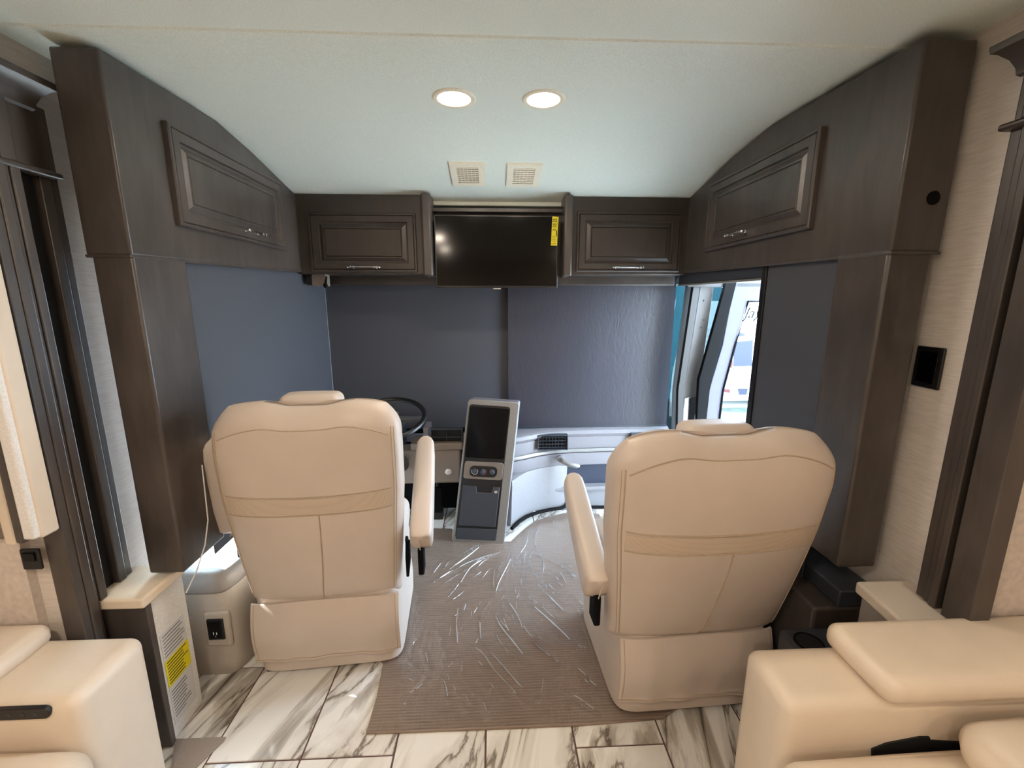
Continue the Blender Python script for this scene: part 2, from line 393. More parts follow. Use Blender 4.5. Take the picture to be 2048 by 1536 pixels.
# ================================================================ overhead cabinets
def side_cab(sign,X,Yn,zb0,zt0,kink,Yf,ztf,zbf,xout,dq,hq,label,hlabel):
    t=thing('overhead_cabinet',label,'cabinet',(X,Yn,zb0),0,'dark wood overhead cabinets')
    pts=[(X,Yn,zb0),(X,Yn,zt0),(X,kink[0],kink[1]),(X,2.1,2.135),(X,Yf,ztf),(X,Yf,zbf)]
    obj('body',MB().prism(pts,(xout-X,0,0)),'wood',t,bevel=.007)
    obj('bottom_moulding',MB().prism([(X-.002*sign*-1,Yn-.004,zb0-.006),(X,Yn-.004,zb0+.003),(X,Yf,zbf+.003),(X,Yf,zbf-.006)],((xout-X),0,0)),'wood_h',t,bevel=.002)
    P=[U(u,v,X=X) for u,v in dq]   # near-top, far-top, far-bottom, near-bottom
    y0=(P[0].y+P[3].y)/2; y1=(P[1].y+P[2].y)/2; z1=(P[0].z+P[1].z)/2; z0=(P[2].z+P[3].z)/2
    ct=lambda f:f
    if sign>0: fr=frame_of((X,y0,z0),(0,1,0),(0,0,1)); 
    else: fr=frame_of((X,y1,z0),(0,-1,0),(0,0,1))
    w_=y1-y0; h_=z1-z0
    d=obj('door',panel_door(fr,w_,h_,DOORP),'wood',t,angle=20)
    hp=U(*hq,X=X); hx=(hp.y-y0) if sign>0 else (y1-hp.y)
    handle(fr,hx,hp.z-z0,.0195,.115,d)
    return t
tL=side_cab(1,CL,1.35,1.624,2.162,(1.86,2.172),2.512,2.051,1.65,-1.178,[(320,242),(555,365),(566,498),(354,455)],(494,465),
 'dark wood corner cabinet above the steering-wheel side, its door at the far end','')
tR=side_cab(-1,CR,1.19,1.627,2.150,(1.80,2.172),2.512,2.051,1.65,1.245,[(1651,256),(1424,369),(1416,500),(1627,461)],(1487,467),
 'dark wood corner cabinet above the entry door, with a black plug in its end','')
pp=U(1866,396,Y=1.19)
obj('black_plug',MB().lathe([(0,0),(.018,0),(.018,.003),(.011,.005),(0,.005)],(pp.x,1.19,pp.z),(0,-1,0)),'rubber',tR)
YF=2.50
def front_cab(u0,u1,dq,hx,label,flip):
    a=U(u0,397,Y=YF); b=U(u1,397,Y=YF); zt=2.052; zb=U(700,548,Y=YF).z
    t=thing('overhead_cabinet',label,'cabinet',((a.x+b.x)/2,YF,zb),0,'dark wood overhead cabinets')
    obj('body',MB().prism([(CL-.02 if flip==0 else a.x,YF,zb),(b.x if flip==0 else CR+.02,YF,zb),(b.x if flip==0 else CR+.02,YF,zt),(CL-.02 if flip==0 else a.x,YF,zt)],(0,.20,0)),'wood_hx',t,bevel=.003)
    P=[U(u,v,Y=YF) for u,v in dq]
    x0=(P[0].x+P[3].x)/2; x1=(P[1].x+P[2].x)/2; z1=(P[0].z+P[1].z)/2; z0=(P[2].z+P[3].z)/2
    fr=frame_of((x0,YF,z0),(1,0,0),(0,0,1))
    d=obj('door',panel_door(fr,x1-x0,z1-z0,DOORP),'wood_hx',t,angle=20)
    hp=U(hx,532,Y=YF); handle(fr,hp.x-x0,.024,.0195,.15,d)
    return t
front_cab(606,846,[(611.5,426.6),(828.6,426.6),(839,543),(631,545)],732,'small dark wood cabinet left of the television',0)
front_cab(1141,1378,[(1157,425),(1368,425),(1351,547),(1148,541)],1252,'small dark wood cabinet right of the television',1)
# television housing between them
t=thing('television_surround','dark wood surround with two rounded uprights framing the television','panel',(0.02,2.56,1.6))
for u0,u1,n in ((846,862,0),(1129,1143,1)):
    a=U(u0,470,Y=2.46).x; b=U(u1,470,Y=2.46).x
    obj('upright',MB().box((a-.004,2.445,U(855,552,Y=2.46).z),(b+.004,2.70,2.052)),'wood',t,bevel=.010)
aL=U(862,430,Y=2.58).x; aR=U(1130,430,Y=2.58).x
obj('back_panel',MB().box((aL-.03,2.60,1.60),(aR+.03,2.64,2.0)),'wood_hx',t)
obj('header_rail',MB().box((aL-.01,2.555,U(990,424,Y=2.555).z),(aR+.01,2.60,U(990,416,Y=2.555).z)),'wood_h',t,bevel=.002)
obj('header_lip',lambda:0,'ceil') if False else None
z=U(990,412,Y=2.55).z
struct('trim_2',MB().box((aL-.01,2.575,z+.006),(aR+.01,2.64,z+.03)),'ceil',bevel=.006)
# television
YT=2.50
a=U(864,429,Y=YT); b=U(1113,576,Y=YT); c=U(1119,430,Y=YT); x0=(a.x+U(875,575,Y=YT).x)/2; x1=(b.x+c.x)/2
t=thing('television','flat black television hung between the two front cabinets, yellow sticker in its corner','television',((x0+x1)/2,YT,b.z))
obj('bezel',MB().box((x0,YT,b.z),(x1,YT+.035,a.z)),'bezel',t,bevel=.003)
obj('screen',MB().box((x0+.007,YT-.0012,b.z+.012),(x1-.007,YT+.004,a.z-.007)),'glossblack',t)
obj('rear_housing',MB().box((x0+.12,YT+.035,b.z+.06),(x1-.12,2.60,a.z-.1)),'black',t,bevel=.01)
q=U(993,580,Y=YT).z
obj('sensor_foot',MB().box(((x0+x1)/2-.022,YT+.004,b.z-.007),((x0+x1)/2+.022,YT+.02,b.z)),'boxgrey',t,bevel=.002)
sx=U(1110,460,Y=YT).x; s0=U(1107,491,Y=YT); s1=U(1113,433,Y=YT)
st=lbl(obj('sticker',MB().prism([(sx-.022,YT-.0018,s0.z),(sx+.013,YT-.0018,s0.z-.001),(sx+.019,YT-.0018,s1.z-.002),(sx-.016,YT-.0018,s1.z)],(0,.0004,0)),'yellow',t),'yellow product sticker with small print')
mb=MB(); mb2=MB(); hh=s1.z-s0.z
for fz,w,th in ((.90,.024,.006),(.84,.026,.006),(.76,.02,.0018),(.73,.024,.0018),(.70,.022,.0018),(.67,.024,.0018),(.64,.02,.0018),(.54,.018,.007),(.30,.026,.0015),(.25,.024,.0015),(.2,.026,.0015),(.15,.026,.0015),(.06,.03,.003)):
    cx=sx-.004+.006*(fz-.5); zz=s0.z+hh*fz
    nseg=3 if th>.004 else 1
    for k in range(nseg):
        xa=cx-w/2+w*k/nseg; (mb if fz>.45 else mb2).box((xa+.001,YT-.0024,zz-th/2),(xa+w/nseg-.0012,YT-.0019,zz+th/2))
obj('print',mb,'inkd',st); obj('print',mb2,'inkd',st)
obj('bar_mark',MB().box((sx+.007,YT-.0024,s0.z+hh*.32),(sx+.012,YT-.0019,s0.z+hh*.52)),'black',st)
# valance rail below front cabinets, in front of the windscreen
zv0=U(700,570,Y=2.72).z
t=tag(obj('valance_board',MB().box((-1.02,2.72,zv0),(1.14,2.74,1.80)),'wood_hx',bevel=.004),'dark wood valance board above the windscreen shades','panel')
# bracket at the left end
t=thing('shade_bracket','small grey bracket with a black knob under the left front cabinet','bracket',(-.95,2.6,1.58))
a=U(622,548,Y=2.55); b=U(652,572,Y=2.55)
obj('plate',MB().box((a.x,2.55,b.z),(b.x,2.62,a.z+.02)),'taupe',t,bevel=.004)
obj('dark_side',MB().box((a.x-.028,2.552,b.z+.004),(a.x-.002,2.62,a.z+.01)),'black',t,bevel=.002)
k=U(651,571,Y=2.55); obj('knob',MB().lathe([(0,-.014),(.009,-.012),(.013,0),(.009,.012),(0,.014)],k,(0,0,1),20),'rubber',t)
obj('knob_stem',MB().tube([k,(k.x+.004,k.y+.01,k.z+.05)],.007),'rubber',t)

# ================================================================ ceiling lights and vents
def ceil_light(x,y,z,label,e,inview=True):
    t=thing('ceiling_light',label,'ceiling light',(x,y,z),0,'recessed ceiling lights' if inview else 'ceiling lights behind the seats')
    obj('trim_ring',MB().lathe([(.056,0),(.058,-.004),(.070,-.005),(.076,-.001),(.076,.004),(.056,.004)],(x,y,z),(0,0,1),40),'vent',t)
    obj('diffuser',MB().lathe([(0,-.0015),(.0565,-.0015),(.0565,.003),(0,.003)],(x,y,z),(0,0,1),40),'lamp',t)
    ld=bpy.data.lights.new('lamp','AREA'); ld.shape='DISK'; ld.size=.11; ld.energy=e; ld.color=(1,.84,.68)
    lo=bpy.data.objects.new('lamp',ld); COL.objects.link(lo); lo.parent=t; lo.location=(0,0,-.006)
lz=2.175; LAMP=5.6
p=U(908,198,Z=lz); ceil_light(p.x,p.y,2.1775,'left of the two lit round ceiling lights',3.0)
p=U(1087,200,Z=lz); ceil_light(p.x,p.y,2.1775,'right of the two lit round ceiling lights',3.0)
for i,(x,y,e_) in enumerate(((-.6,-.1,9.3),(1.05,-.1,2.6),(-.65,-1.2,7.5),(1.05,-1.3,4.5),(-1.2,-2.3,5),(1.2,-2.3,5))):
    ceil_light(x,y,2.18,'round ceiling light behind the viewpoint',e_,False)
def vent(u,v,label):
    zz=2.11; p=U(u,v,Z=2.115)
    # find ceiling height at this y
    for _ in range(6):
        for (ya,za),(yb,zb) in zip(prof,prof[1:]):
            if ya<=p.y<=yb: zc=za+(zb-za)*(p.y-ya)/(yb-ya); sl=(zb-za)/(yb-ya)
        p=U(u,v,Z=zc)
    t=thing('ceiling_vent',label,'vent',(p.x,p.y,zc),0,'square ceiling air vents')
    b=Vector((0,1,sl)).normalized(); fr=frame_of(Vector((p.x,p.y,zc)),(-1,0,0),b)  # normal points down
    if fr(0,0,1).z>zc: fr=frame_of(Vector((p.x,p.y,zc)),(1,0,0),b)
    w_,h_=.083,.112
    mb=MB()
    for x0,y0,x1,y1 in ((-w_,-h_,-.052,h_),(.052,-h_,w_,h_),(-.052,-h_,.052,-.078),(-.052,.078,.052,h_)):
        ps=[fr(x0,y0,-.002),fr(x1,y0,-.002),fr(x1,y1,-.002),fr(x0,y1,-.002)]; mb.prism(ps,fr(0,0,.0145)-fr(0,0,0))
    obj('frame',mb,'vent',t)
    obj('backing',MB().prism([fr(-.055,-.08,.0045),fr(.055,-.08,.0045),fr(.055,.08,.0045),fr(-.055,.08,.0045)],fr(0,0,.0015)-fr(0,0,0)),'ventback',t)
    mb=MB()
    for i in range(8):
        y=-.066+.0189*i; ps=[fr(-.053,y-.0030,.0075),fr(.053,y-.0030,.0075),fr(.053,y+.0030,.0105),fr(-.053,y+.0030,.0105)]; mb.prism(ps,fr(0,0,.0015)-fr(0,0,0))
    for i in range(5):
        x=-.036+.018*i; ps=[fr(x-.0014,-.079,.0065),fr(x+.0014,-.079,.0065),fr(x+.0014,.079,.0065),fr(x-.0014,.079,.0065)]; mb.prism(ps,fr(0,0,.004)-fr(0,0,0))
    obj('grille',mb,'vent',t)
vent(936,346,'left ivory air vent in the ceiling above the television'); vent(1047,348,'right ivory air vent in the ceiling above the television')

# ================================================================ shades
YW=2.88
mid=U(1016,700,Y=YW-.02).x
zb=U(1015,851,Y=YW).z
xL=-1.095
def drape(x0,x1,y,z0,z1,curve=0):
    return MB().sheet(lambda s,t:(x0+(x1-x0)*s,y+curve*math.sin(math.pi*s),z0+(z1-z0)*t),16,8,(0,.004,0))
t=thing('windscreen_shade','matt grey roller shade over the left half of the windscreen','window shade',((xL+mid)/2,YW,zb),0,'windscreen shades')
obj('fabric',drape(xL,mid+.015,YW,zb,1.70),'shade',t)
obj('bottom_bar',MB().box((xL,YW-.004,zb-.012),(mid+.015,YW+.008,zb)),'charcoal',t,bevel=.002)
xR=U(1343,700,Y=YW-.03).x
t=thing('windscreen_shade','bluish textured roller shade over the right half of the windscreen','window shade',((xR+mid)/2,YW-.03,zb),0,'windscreen shades')
obj('fabric',drape(mid,xR,YW-.03,zb,1.70),'shade2',t)
obj('bottom_bar',MB().box((mid,YW-.034,zb-.010),(xR,YW-.022,zb)),'charcoal',t,bevel=.002)
# driver's side shade: hangs from the cabinet, from the post to the windscreen
yA=U(365,520,X=CL-.012).y; 
pA=Vector((CL-.026,yA-.03,0)); pB=Vector((-1.075,YW-.005,0))
t=thing('side_window_shade','blue-grey shade over the window beside the steering wheel','window shade',(CL,yA,.55))
obj('fabric',MB().sheet(lambda s,q:(pA.x+(pB.x-pA.x)*s,pA.y+(pB.y-pA.y)*s,.535+(1.70-.535)*q),12,6,(-.003,0,0)),'shade',t)
# right: shade over the door side
a=U(1530,600,X=CR+.02).y; b=U(1660,600,X=CR+.02).y
t=thing('door_side_shade','dark grey shade panel between the open entry door and the wood post','window shade',(CR+.02,a,.3))
obj('fabric',MB().box((CR+.02,b-.05,.25),(CR+.024,a,1.66)),'shade',t)
t2=obj('side_rail',MB().box((CR+.012,a,.25),(CR+.04,a+.03,1.66)),'black',t,bevel=.003)
a2=U(1362,545,X=CR+.03).y
t=thing('door_shade_cassette','dark roller shade cassette rolled up above the open entry door','window shade',(CR+.04,a2,1.58))
obj('housing',MB().box((CR+.02,a,U(1450,562,X=CR+.02).z),(CR+.07,a2,1.655)),'charcoal',t,bevel=.004)
obj('bottom_bar',MB().box((CR+.014,a,U(1450,566,X=CR+.02).z),(CR+.03,a2,U(1450,562,X=CR+.02).z)),'silver',t,bevel=.002)

# ================================================================ wood posts under the side cabinets
o=obj('wood_post',MB().box((-1.165,1.352,.590),(CL,yA,1.632)),'wood',bevel=.008); tag(o,'dark wood post under the left corner cabinet beside the driver shade','post')
o=obj('wood_post',MB().box((CR,1.192,.652),(1.225,U(1662,600,X=CR).y,1.636)),'wood',bevel=.008); tag(o,'dark wood post under the right corner cabinet beside the wall switch plate','post')

# ================================================================ slide trims (fluted casings with the black seal gap)
def casing(sign,X,ys,z0,ztop,zc,name,yl=99,zl_=0):
    """ys: list of (y0,y1,depth,kind) running away from the camera"""
    mb=MB(); mg=MB()
    for y0,y1,d,k in ys:
        (mg if k else mb).box((X-sign*.005,y0,zl_ if y1>yl else z0),(X+sign*d,y1,ztop))
    o=struct(name,mb,'wood',bevel=.0035); 
    g=obj('seal_gap',mg,'gap',o); return o
def yat(u,v,X): return U(u,v,X=X).y
XL=-WX
L=[yat(u,800,XL+d_) for u,d_ in ((66,.052),(88,.052),(107,.05),(117,.048),(135,.048),(154,.045),(168,.034),(184,.03),(200,.028))]
L=[y for y in L]
o=casing(1,XL,[(L[0],L[1],.052,0),(L[1],L[2],.055,0),(L[2],L[3],.046,0),(L[3],L[4],.05,0),(L[4],L[6],.012,1),(L[6],L[7],.034,0),(L[7]+.003,L[8],.028,0)],.0,U(60,345,X=XL).z,0,'trim_3',1.24,.58)
zcol=U(60,342,X=XL+.055).z
mb=MB().box((XL,L[0]-.06,zcol),(XL+.058,L[8]-.012,zcol+.016)); obj('collar',mb,'wood_h',o,bevel=.006)
zcr=U(40,134,X=XL+.09).z-.008; yct=U(117,170,X=XL+.09).y-.0675
mb=MB().box((XL,L[0]-.06,zcol+.016),(XL+.04,L[8]-.012,zcr-.05)); mb.box((XL,L[2],zcol+.016),(XL+.048,L[4],zcr-.05)); obj('frieze',mb,'wood',o,bevel=.004)
y0,y1=-.6,L[8]-.01
def crown(X,s,y0,y1,z,endsign):
    mb=MB(); pr=[(0,-.07),(.042,-.07),(.048,-.064),(.05,-.05),(.06,-.03),(.078,-.012),(.088,-.008),(.09,.0),(.09,.008),(0,.008)]
    R=[]
    for y,k in ((y0,0),(y1,1)):
        R.append([(X+s*dx,y+(dx*.75 if k else -dx*0),z+dz) for dx,dz in pr])
    return mb.loft(R)
obj('crown_moulding',crown(XL,1,-.5,yct,zcr,1),'wood_h',o)
XR=WX
R=[yat(u,v,XR-.045) for u,v in ((2048,735),(2020,735),(1990,735),(1978,735),(1955,735),(1938,735),(1915,735))]
o=casing(-1,XR,[(yat(1943,1230,XR-.05),R[2]-.002,.05,0),(R[2]-.004,R[3]+.004,.012,1),(R[3]+.005,R[4],.046,0),(R[4],R[5],.040,0),(R[5],R[6],.034,0)],.0,U(2010,272,X=XR).z,0,'trim_4',.975,.65)
zc2=U(1990,268,X=XR-.05).z; yr=yat(1943,1230,XR)
obj('collar',MB().box((XR-.058,yr-.3,zc2),(XR,R[6]+.01,zc2+.016)),'wood_h',o,bevel=.006)
zr=U(1985,92,X=XR-.09).z-.008; ycr=U(1980,92,X=XR-.09).y-.0675
mb=MB().box((XR-.04,yr-.3,zc2+.016),(XR,R[6]-.008,zr-.05)); mb.box((XR-.048,R[3],zc2+.016),(XR,R[5],zr-.05)); obj('frieze',mb,'wood',o,bevel=.004)
obj('crown_moulding',crown(XR,-1,-.6,ycr,zr,1),'wood_h',o)

# wall plates
c=U(1857,735,X=WX-.003)
t=thing('switch_plate','black rectangular switch plate on the pale wallpaper beside the right casing','switch',(WX,c.y,c.z))
obj('plate',MB().box((WX-.008,c.y-.041,c.z-.06),(WX,c.y+.041,c.z+.06)),'black',t,bevel=.006)
obj('insert',MB().box((WX-.010,c.y-.028,c.z-.046),(WX-.006,c.y+.028,c.z+.046)),'glossblack',t,bevel=.002)
YS=1.155
c=U(67,1116,Y=YS)
t=thing('wall_outlet','small black switch on the cream wall below the window trim','switch',(c.x,YS,c.z))
obj('plate',MB().box((c.x-.026,YS-.009,c.z-.032),(c.x+.026,YS,c.z+.032)),'black',t,bevel=.006)
obj('rocker',MB().box((c.x-.016,YS-.014,c.z-.004),(c.x+.016,YS-.007,c.z+.022)),'glossblack',t,bevel=.002)
# padded window frame on left slide wall
t=thing('window_lambrequin','cream padded window surround with a wood strip on the far left wall','window trim',(U(60,1085,Y=YS-.02).x,YS,U(60,1085,Y=YS-.02).z))
def vs(u0,u1,v,y,d,mat,name):
    a=U(u0,v,Y=y); b=U(u1,v,Y=y); return obj(name,MB().box((a.x,y,a.z),(b.x,YS,2.02)),mat,t,bevel=.008)
vs(64,86,1078,YS-.05,0,'sofa','outer_pad'); vs(44,70,1082,YS-.065,0,'white','white_pad'); vs(30,46,1090,YS-.07,0,'wood','wood_strip'); vs(8,32,1092,YS-.055,0,'sofa','inner_pad'); vs(-60,8,1082,YS-.03,0,'taupe','blind')

# ================================================================ ledges at the slide ends
def ledge(pts,z,th,mat,label,name='ledge_shelf'):
    o=obj(name,MB().prism([(x,y,z-th) for x,y in pts],(0,0,th)),mat,bevel=.008); return tag(o,label,'shelf')
zl=.58
ledge([(-1.269,1.236),(-1.100,1.236),(-1.098,1.42),(-1.269,1.42)],zl,.036,'ledge','cream worktop ledge beside the driver seat, on the warning-label panel')
t=thing('end_cabinet','white end panel with a yellow warning label under the left ledge','cabinet',(-1.2,1.38,0))
obj('side_panel',MB().box((-1.262,1.272,0),(-1.112,1.42,zl-.037)),'white',t,bevel=.003)
obj('dark_board',MB().box((-1.262,1.248,0),(-1.104,1.270,zl-.037)),'wood',t,bevel=.003)
# label on the inward face
XP=-1.1105
lab=lbl(obj('label_sheet',MB().box((XP-.001,1.285,.05),(XP,1.395,.40)),'paperw',t),'white sheet of small print')
yy=lbl(obj('yellow_band',MB().box((XP,1.285,.20),(XP+.0008,1.395,.30)),'yellow',lab),'yellow warning band')
mb=MB()
mb2=MB()
for k in range(26):
    z=.39-.0125*k
    if .185<z<.31: continue
    x1=1.388-(.045*random.random()); (mb if z>.25 else mb2).box((XP+.0001,1.292,z-.0018),(XP+.0006,x1,z+.0014))
obj('print',mb,'ink',lab); obj('print',mb2,'ink',lab)
mb=MB()
for k in range(8):
    z=.291-.0113*k; mb.box((XP+.0009,1.292,z-.002),(XP+.0014,1.388-.03*random.random(),z+.0016))
obj('warning_print',mb,'inkd',yy)
zr_=.65
ledge([(1.108,1.132),(1.093,.968),(1.42,.968),(1.42,.99),(1.30,.99),(1.30,1.132)],zr_,.038,'marble_ledge','pale worktop ledge behind the passenger seat, beside the right casing')
t=thing('end_cabinet','dark end cabinet under the right ledge behind the passenger seat','cabinet',(1.25,1.05,0))
obj('side_panel',MB().box((1.125,.985,0),(1.32,1.12,zr_-.039)),'boxtop',t,bevel=.003)

# ================================================================ driver's side console box with outlet
t=thing('side_console','grey moulded console box with a black outlet beside the driver seat','console',(-1.12,1.7,0))
def rr(cx,cy,w,d,z,n=32,e=6): return [(cx+w*sgnp(math.cos(2*math.pi*(j+.5)/n),2/e),cy+d*sgnp(math.sin(2*math.pi*(j+.5)/n),2/e),z) for j in range(n)]
yc=1.94; hy=.40
R_=[]
for z,w_,dy in ((0,.11,0),(.02,.122,.008),(.06,.128,.012),(.25,.128,.01),(.34,.124,.006),(.375,.116,0)):
    R_.append(rr(-1.145,yc,w_,hy+dy,z))
obj('body',MB().loft(R_),'boxgrey',t,angle=50)
R_=[rr(-1.145,yc,a,b,z) for z,a,b in ((.372,.112,hy+.005),(.385,.119,hy+.014),(.42,.119,hy+.014),(.455,.112,hy+.008),(.463,.10,hy-.004))]
obj('lid',MB().loft(R_),'boxtop',t,angle=60)
ox,oz=U(434,1256,Y=1.524).x,U(434,1256,Y=1.524).z
ox=max(ox,-1.21)
oy=1.524
# raised surround and outlet
obj('outlet_bezel',MB().box((ox-.05,oy-.004,oz-.085),(ox+.05,oy+.02,oz+.07)),'boxgrey',t,bevel=.012)
pl=obj('outlet_plate',MB().box((ox-.031,oy-.011,oz-.045),(ox+.031,oy,oz+.045)),'black',t,bevel=.003)
obj('outlet_face',MB().box((ox-.020,oy-.0135,oz-.034),(ox+.020,oy-.009,oz+.034)),'glossblack',pl,bevel=.002)
mb=MB().box((ox-.008,oy-.0142,oz-.020),(ox-.005,oy-.0132,oz-.008)); mb.box((ox+.004,oy-.0142,oz-.019),(ox+.007,oy-.0132,oz-.009)); mb.tube([(ox,oy-.0142,oz-.026),(ox,oy-.0132,oz-.026)],.002)
obj('outlet_slots',mb,'paperw',pl)
# side latch recess
obj('side_handle',MB().tube([(-1.036,1.72,.12),(-1.030,1.70,.16),(-1.030,1.70,.30),(-1.036,1.74,.34),(-1.036,1.86,.34)],.007),'boxgrey',t)
# white cord down the shade
a=U(410,955,X=CL+.03); pts=[U(u,v,X=CL+.012) for u,v in ((404,930),(410,985),(416,1040),(410,1090),(394,1140),(372,1186))]
tag(obj('cord',MB().tube(pts,.0022,6),'white'),'thin white cord hanging by the driver-side shade','cord')
# right console with cup holder
t=thing('side_console','dark low console with a cup holder behind the passenger seat by the wall','console',(1.1,1.3,0))
obj('body',MB().box((.93,1.06,0),(1.12,1.19,.44)),'charcoal',t,bevel=.012)
obj('rear_step',MB().box((1.05,1.20,0),(1.262,1.94,.50)),'wood',t,bevel=.01)
obj('top_tray',MB().box((1.13,1.20,.501),(1.262,1.94,.56)),'charcoal',t,bevel=.006)
obj('cup_holder',MB().lathe([(.036,-.05),(.036,.0),(.041,.002),(.043,-.001),(.043,-.052)],(.985,1.125,.442),(0,0,1),28),'rubber',t)
obj('cup_well',MB().lathe([(0,.0),(.0355,.0),(.0355,.0012),(0,.0012)],(.985,1.125,.441),(0,0,1),28),'gap',t)

# ================================================================ seats
def seat(loc,rz,lean,skew,arms,label,wire,ws=1.0,z1=1.145,hp=(0,0,.1)):
    t=thing('captain_seat',label,'seat',loc,rz,'cream leather cockpit seats')
    z0=.305; D=.085
    def hw(z):  # half width of the back
        s=(z-z0)/(z1-z0); return ws*(.288+.034*min(1,max(0,s)/.6)-.006*max(0,s-.8)/.2)
    def yoff(z): s=(z-z0)/(z1-z0); return -lean*s - .018*math.sin(math.pi*min(1,max(0,s)))+ (.015*max(0,s-.8)/.2)
    def xoff(z): return skew*(z-z0)/(z1-z0)
    def ztop(x,w_):   # scalloped upper outline
        q=abs(x)/w_
        return -.022*math.exp(-(q/.34)**4) - .0*q
    NR=26
    def S(s,ang):
        """surface of the backrest; s 0..1 up, ang angle"""
        z=z0+(z1-z0)*s
        k=1.0
        if s>.84: k=math.sqrt(max(0,1-((s-.84)/.16)**2.4))
        kw=1.0
        if s>.90: kw=1-.16*((s-.90)/.10)**2.0
        if s<.06: k=.55+.45*math.sqrt(s/.06)
        w_=hw(z)*kw; x=w_*sgnp(math.cos(ang),2/4.5); yv=D*k*sgnp(math.sin(ang),2/3.2)
        bul=.012*math.sin(math.pi*min(1,s*1.05))*(1-(x/.3)**2)
        zz=z+ (ztop(x,hw(z))*max(0,(s-.55)/.45)**1.3)
        zz-= (abs(x)/.3)**5*.028*max(0,(s-.7)/.3)
        if math.sin(ang)<0: yv-=bul
        return Vector((x+xoff(z),yoff(z)+D+yv,zz))
    ss=[0,.015,.04,.07]+[.1+.74*i/18 for i in range(19)]+[.86,.88,.90,.92,.94,.955,.968,.98,.99,.996,1.0]
    n=72; rings=[[S(s,2*math.pi*(j+.5)/n) for j in range(n)] for s in ss]
    rings.append([rings[-1][j]*.5+(sum(rings[-1],Vector())/n)*.5 for j in range(n)])
    back=obj('backrest',MB().loft(rings),'leather',t,angle=80,local=True)
    def rear(x,z,off=.0):   # point on the rear face at x (relative), z
        s=(z-z0)/(z1-z0); w_=hw(z)*(1-.16*((s-.9)/.1)**2 if s>.9 else 1); c=max(-1,min(1,x/w_)); cs=sgnp(c,4.5/2); ang=-math.acos(max(-1,min(1,cs)))
        p=S(s,ang); return p+Vector((0,-off,0))
    # seams
    mb=MB()
    X=[-.283*ws+.566*ws*i/30 for i in range(31)]
    def line(f,r=.0016,o=.0006): mb.tube([f(x,o) for x in X],r,6)
    zs=lambda x:1.075-.030*(abs(x)/.27)**2.6
    line(lambda x,o:rear(x,zs(x),o),.0022)
    for dz in(.812,.738): line(lambda x,o:rear(x,dz-.012*(1-(x/.27)**2)*0+.008*(abs(x)/.27)**2,o),.0026)
    mb.tube([rear(.03-.035*(1-q)**1.5*1+ (.02 if skew<0 else .04)*(0),z0+.02+(.738-z0-.02)*q,.0008) for q in [i/14 for i in range(15)]],.0019,6)
    sd=[i/24 for i in range(25)]
    for sgn in(-1,1):
        mb.tube([S(.05+.86*q,-.62 if sgn>0 else -math.pi+.62)+Vector((0,-.0006,0)) for q in sd],.0022,6)
        mb.tube([S(.05+.86*q,-.52 if sgn>0 else -math.pi+.52)+Vector((0,-.0004,0)) for q in sd],.0012,6)
    obj('seams',mb,'seam',back,local=True)
    mb=MB().sheet(lambda s,q:rear(-.283*ws+.566*ws*s,.745+.060*q+.008*(abs(-.262+.524*s)/.27)**2,.0015),40,3,(0,.001,0))
    obj('perforated_band',mb,'perf',back,local=True)
    # headrest pillow in front of the top
    mb=MB(); zc=z1-.045; rpad(mb,(hp[0]-hp[2]+skew,yoff(zc)+D*1.9,zc-.13+hp[1]),(hp[0]+hp[2]+skew,yoff(zc)+D*1.9+.11,zc+.062+hp[1]),.028,.004)
    obj('head_pillow',mb,'leather',t,local=True,angle=80)
    # front wings of the back (bolsters)
    mb=MB()
    # lower flap on the rear
    wv=lambda x:.004*math.sin(x*22)+.003*math.sin(x*51+1)
    zb=.075
    def flap(s,q):
        x=-.283+.566*s; zz=zb+.010*math.sin(s*3)+(.325-zb)*q
        y=-.012-.020*math.sin(math.pi*min(1,(1-q)*1.1))+wv(x)*(1-q)*.8 - .014*(1-q)
        y+=.02*(abs(x)/.283)**6
        return Vector((x,y,zz))
    obj('rear_flap',MB().sheet(flap,36,12,(0,.007,0)),'leather',t,local=True,angle=60)
    mb=MB(); mb.tube([flap(i/30,.035)+Vector((0,-.0007,0)) for i in range(31)],.0018,6)
    mb.tube([flap(.022,i/12*.97+.02)+Vector((0,-.0007,0)) for i in range(13)],.0015,6); mb.tube([flap(.978,i/12*.97+.02)+Vector((0,-.0007,0)) for i in range(13)],.0015,6)
    obj('flap_stitching',mb,'seam',t,local=True)
    # skirt all round the base
    def skirt():
        m=MB(); out=[]; N=60
        for z,g_ in ((.02,.0),(.10,.002),(.22,-.004),(.34,-.004),(.40,-.012)):
            out.append([(x*1.0,y+.27,z) for x,y,_ in ring(0,0,.285+g_,.275+g_,N,9)])
        return m.loft(out)
    obj('base_skirt',skirt(),'leather',t,local=True,angle=60)
    mb=MB(); rpad(mb,(-.275,.10,.36),(.275,.56,.50),.045,.01); cu=obj('seat_cushion',mb,'leather',t,local=True,angle=80)
    mb=MB()
    for i in range(-3,4):
        for d in (1,-1):
            pts=[]
            for k in range(9):
                y=.2+.32*k/8; x=i*.09+d*(y-.36)*.6
                if abs(x)<.19: pts.append((x,y,.5105))
            if len(pts)>2: mb.tube(pts,.0014,5)
    for s_ in(-.2,.2): mb.tube([(s_,.17,.508),(s_,.36,.512),(s_,.54,.506)],.002,5)
    obj('quilting',mb,'thread',cu,local=True)
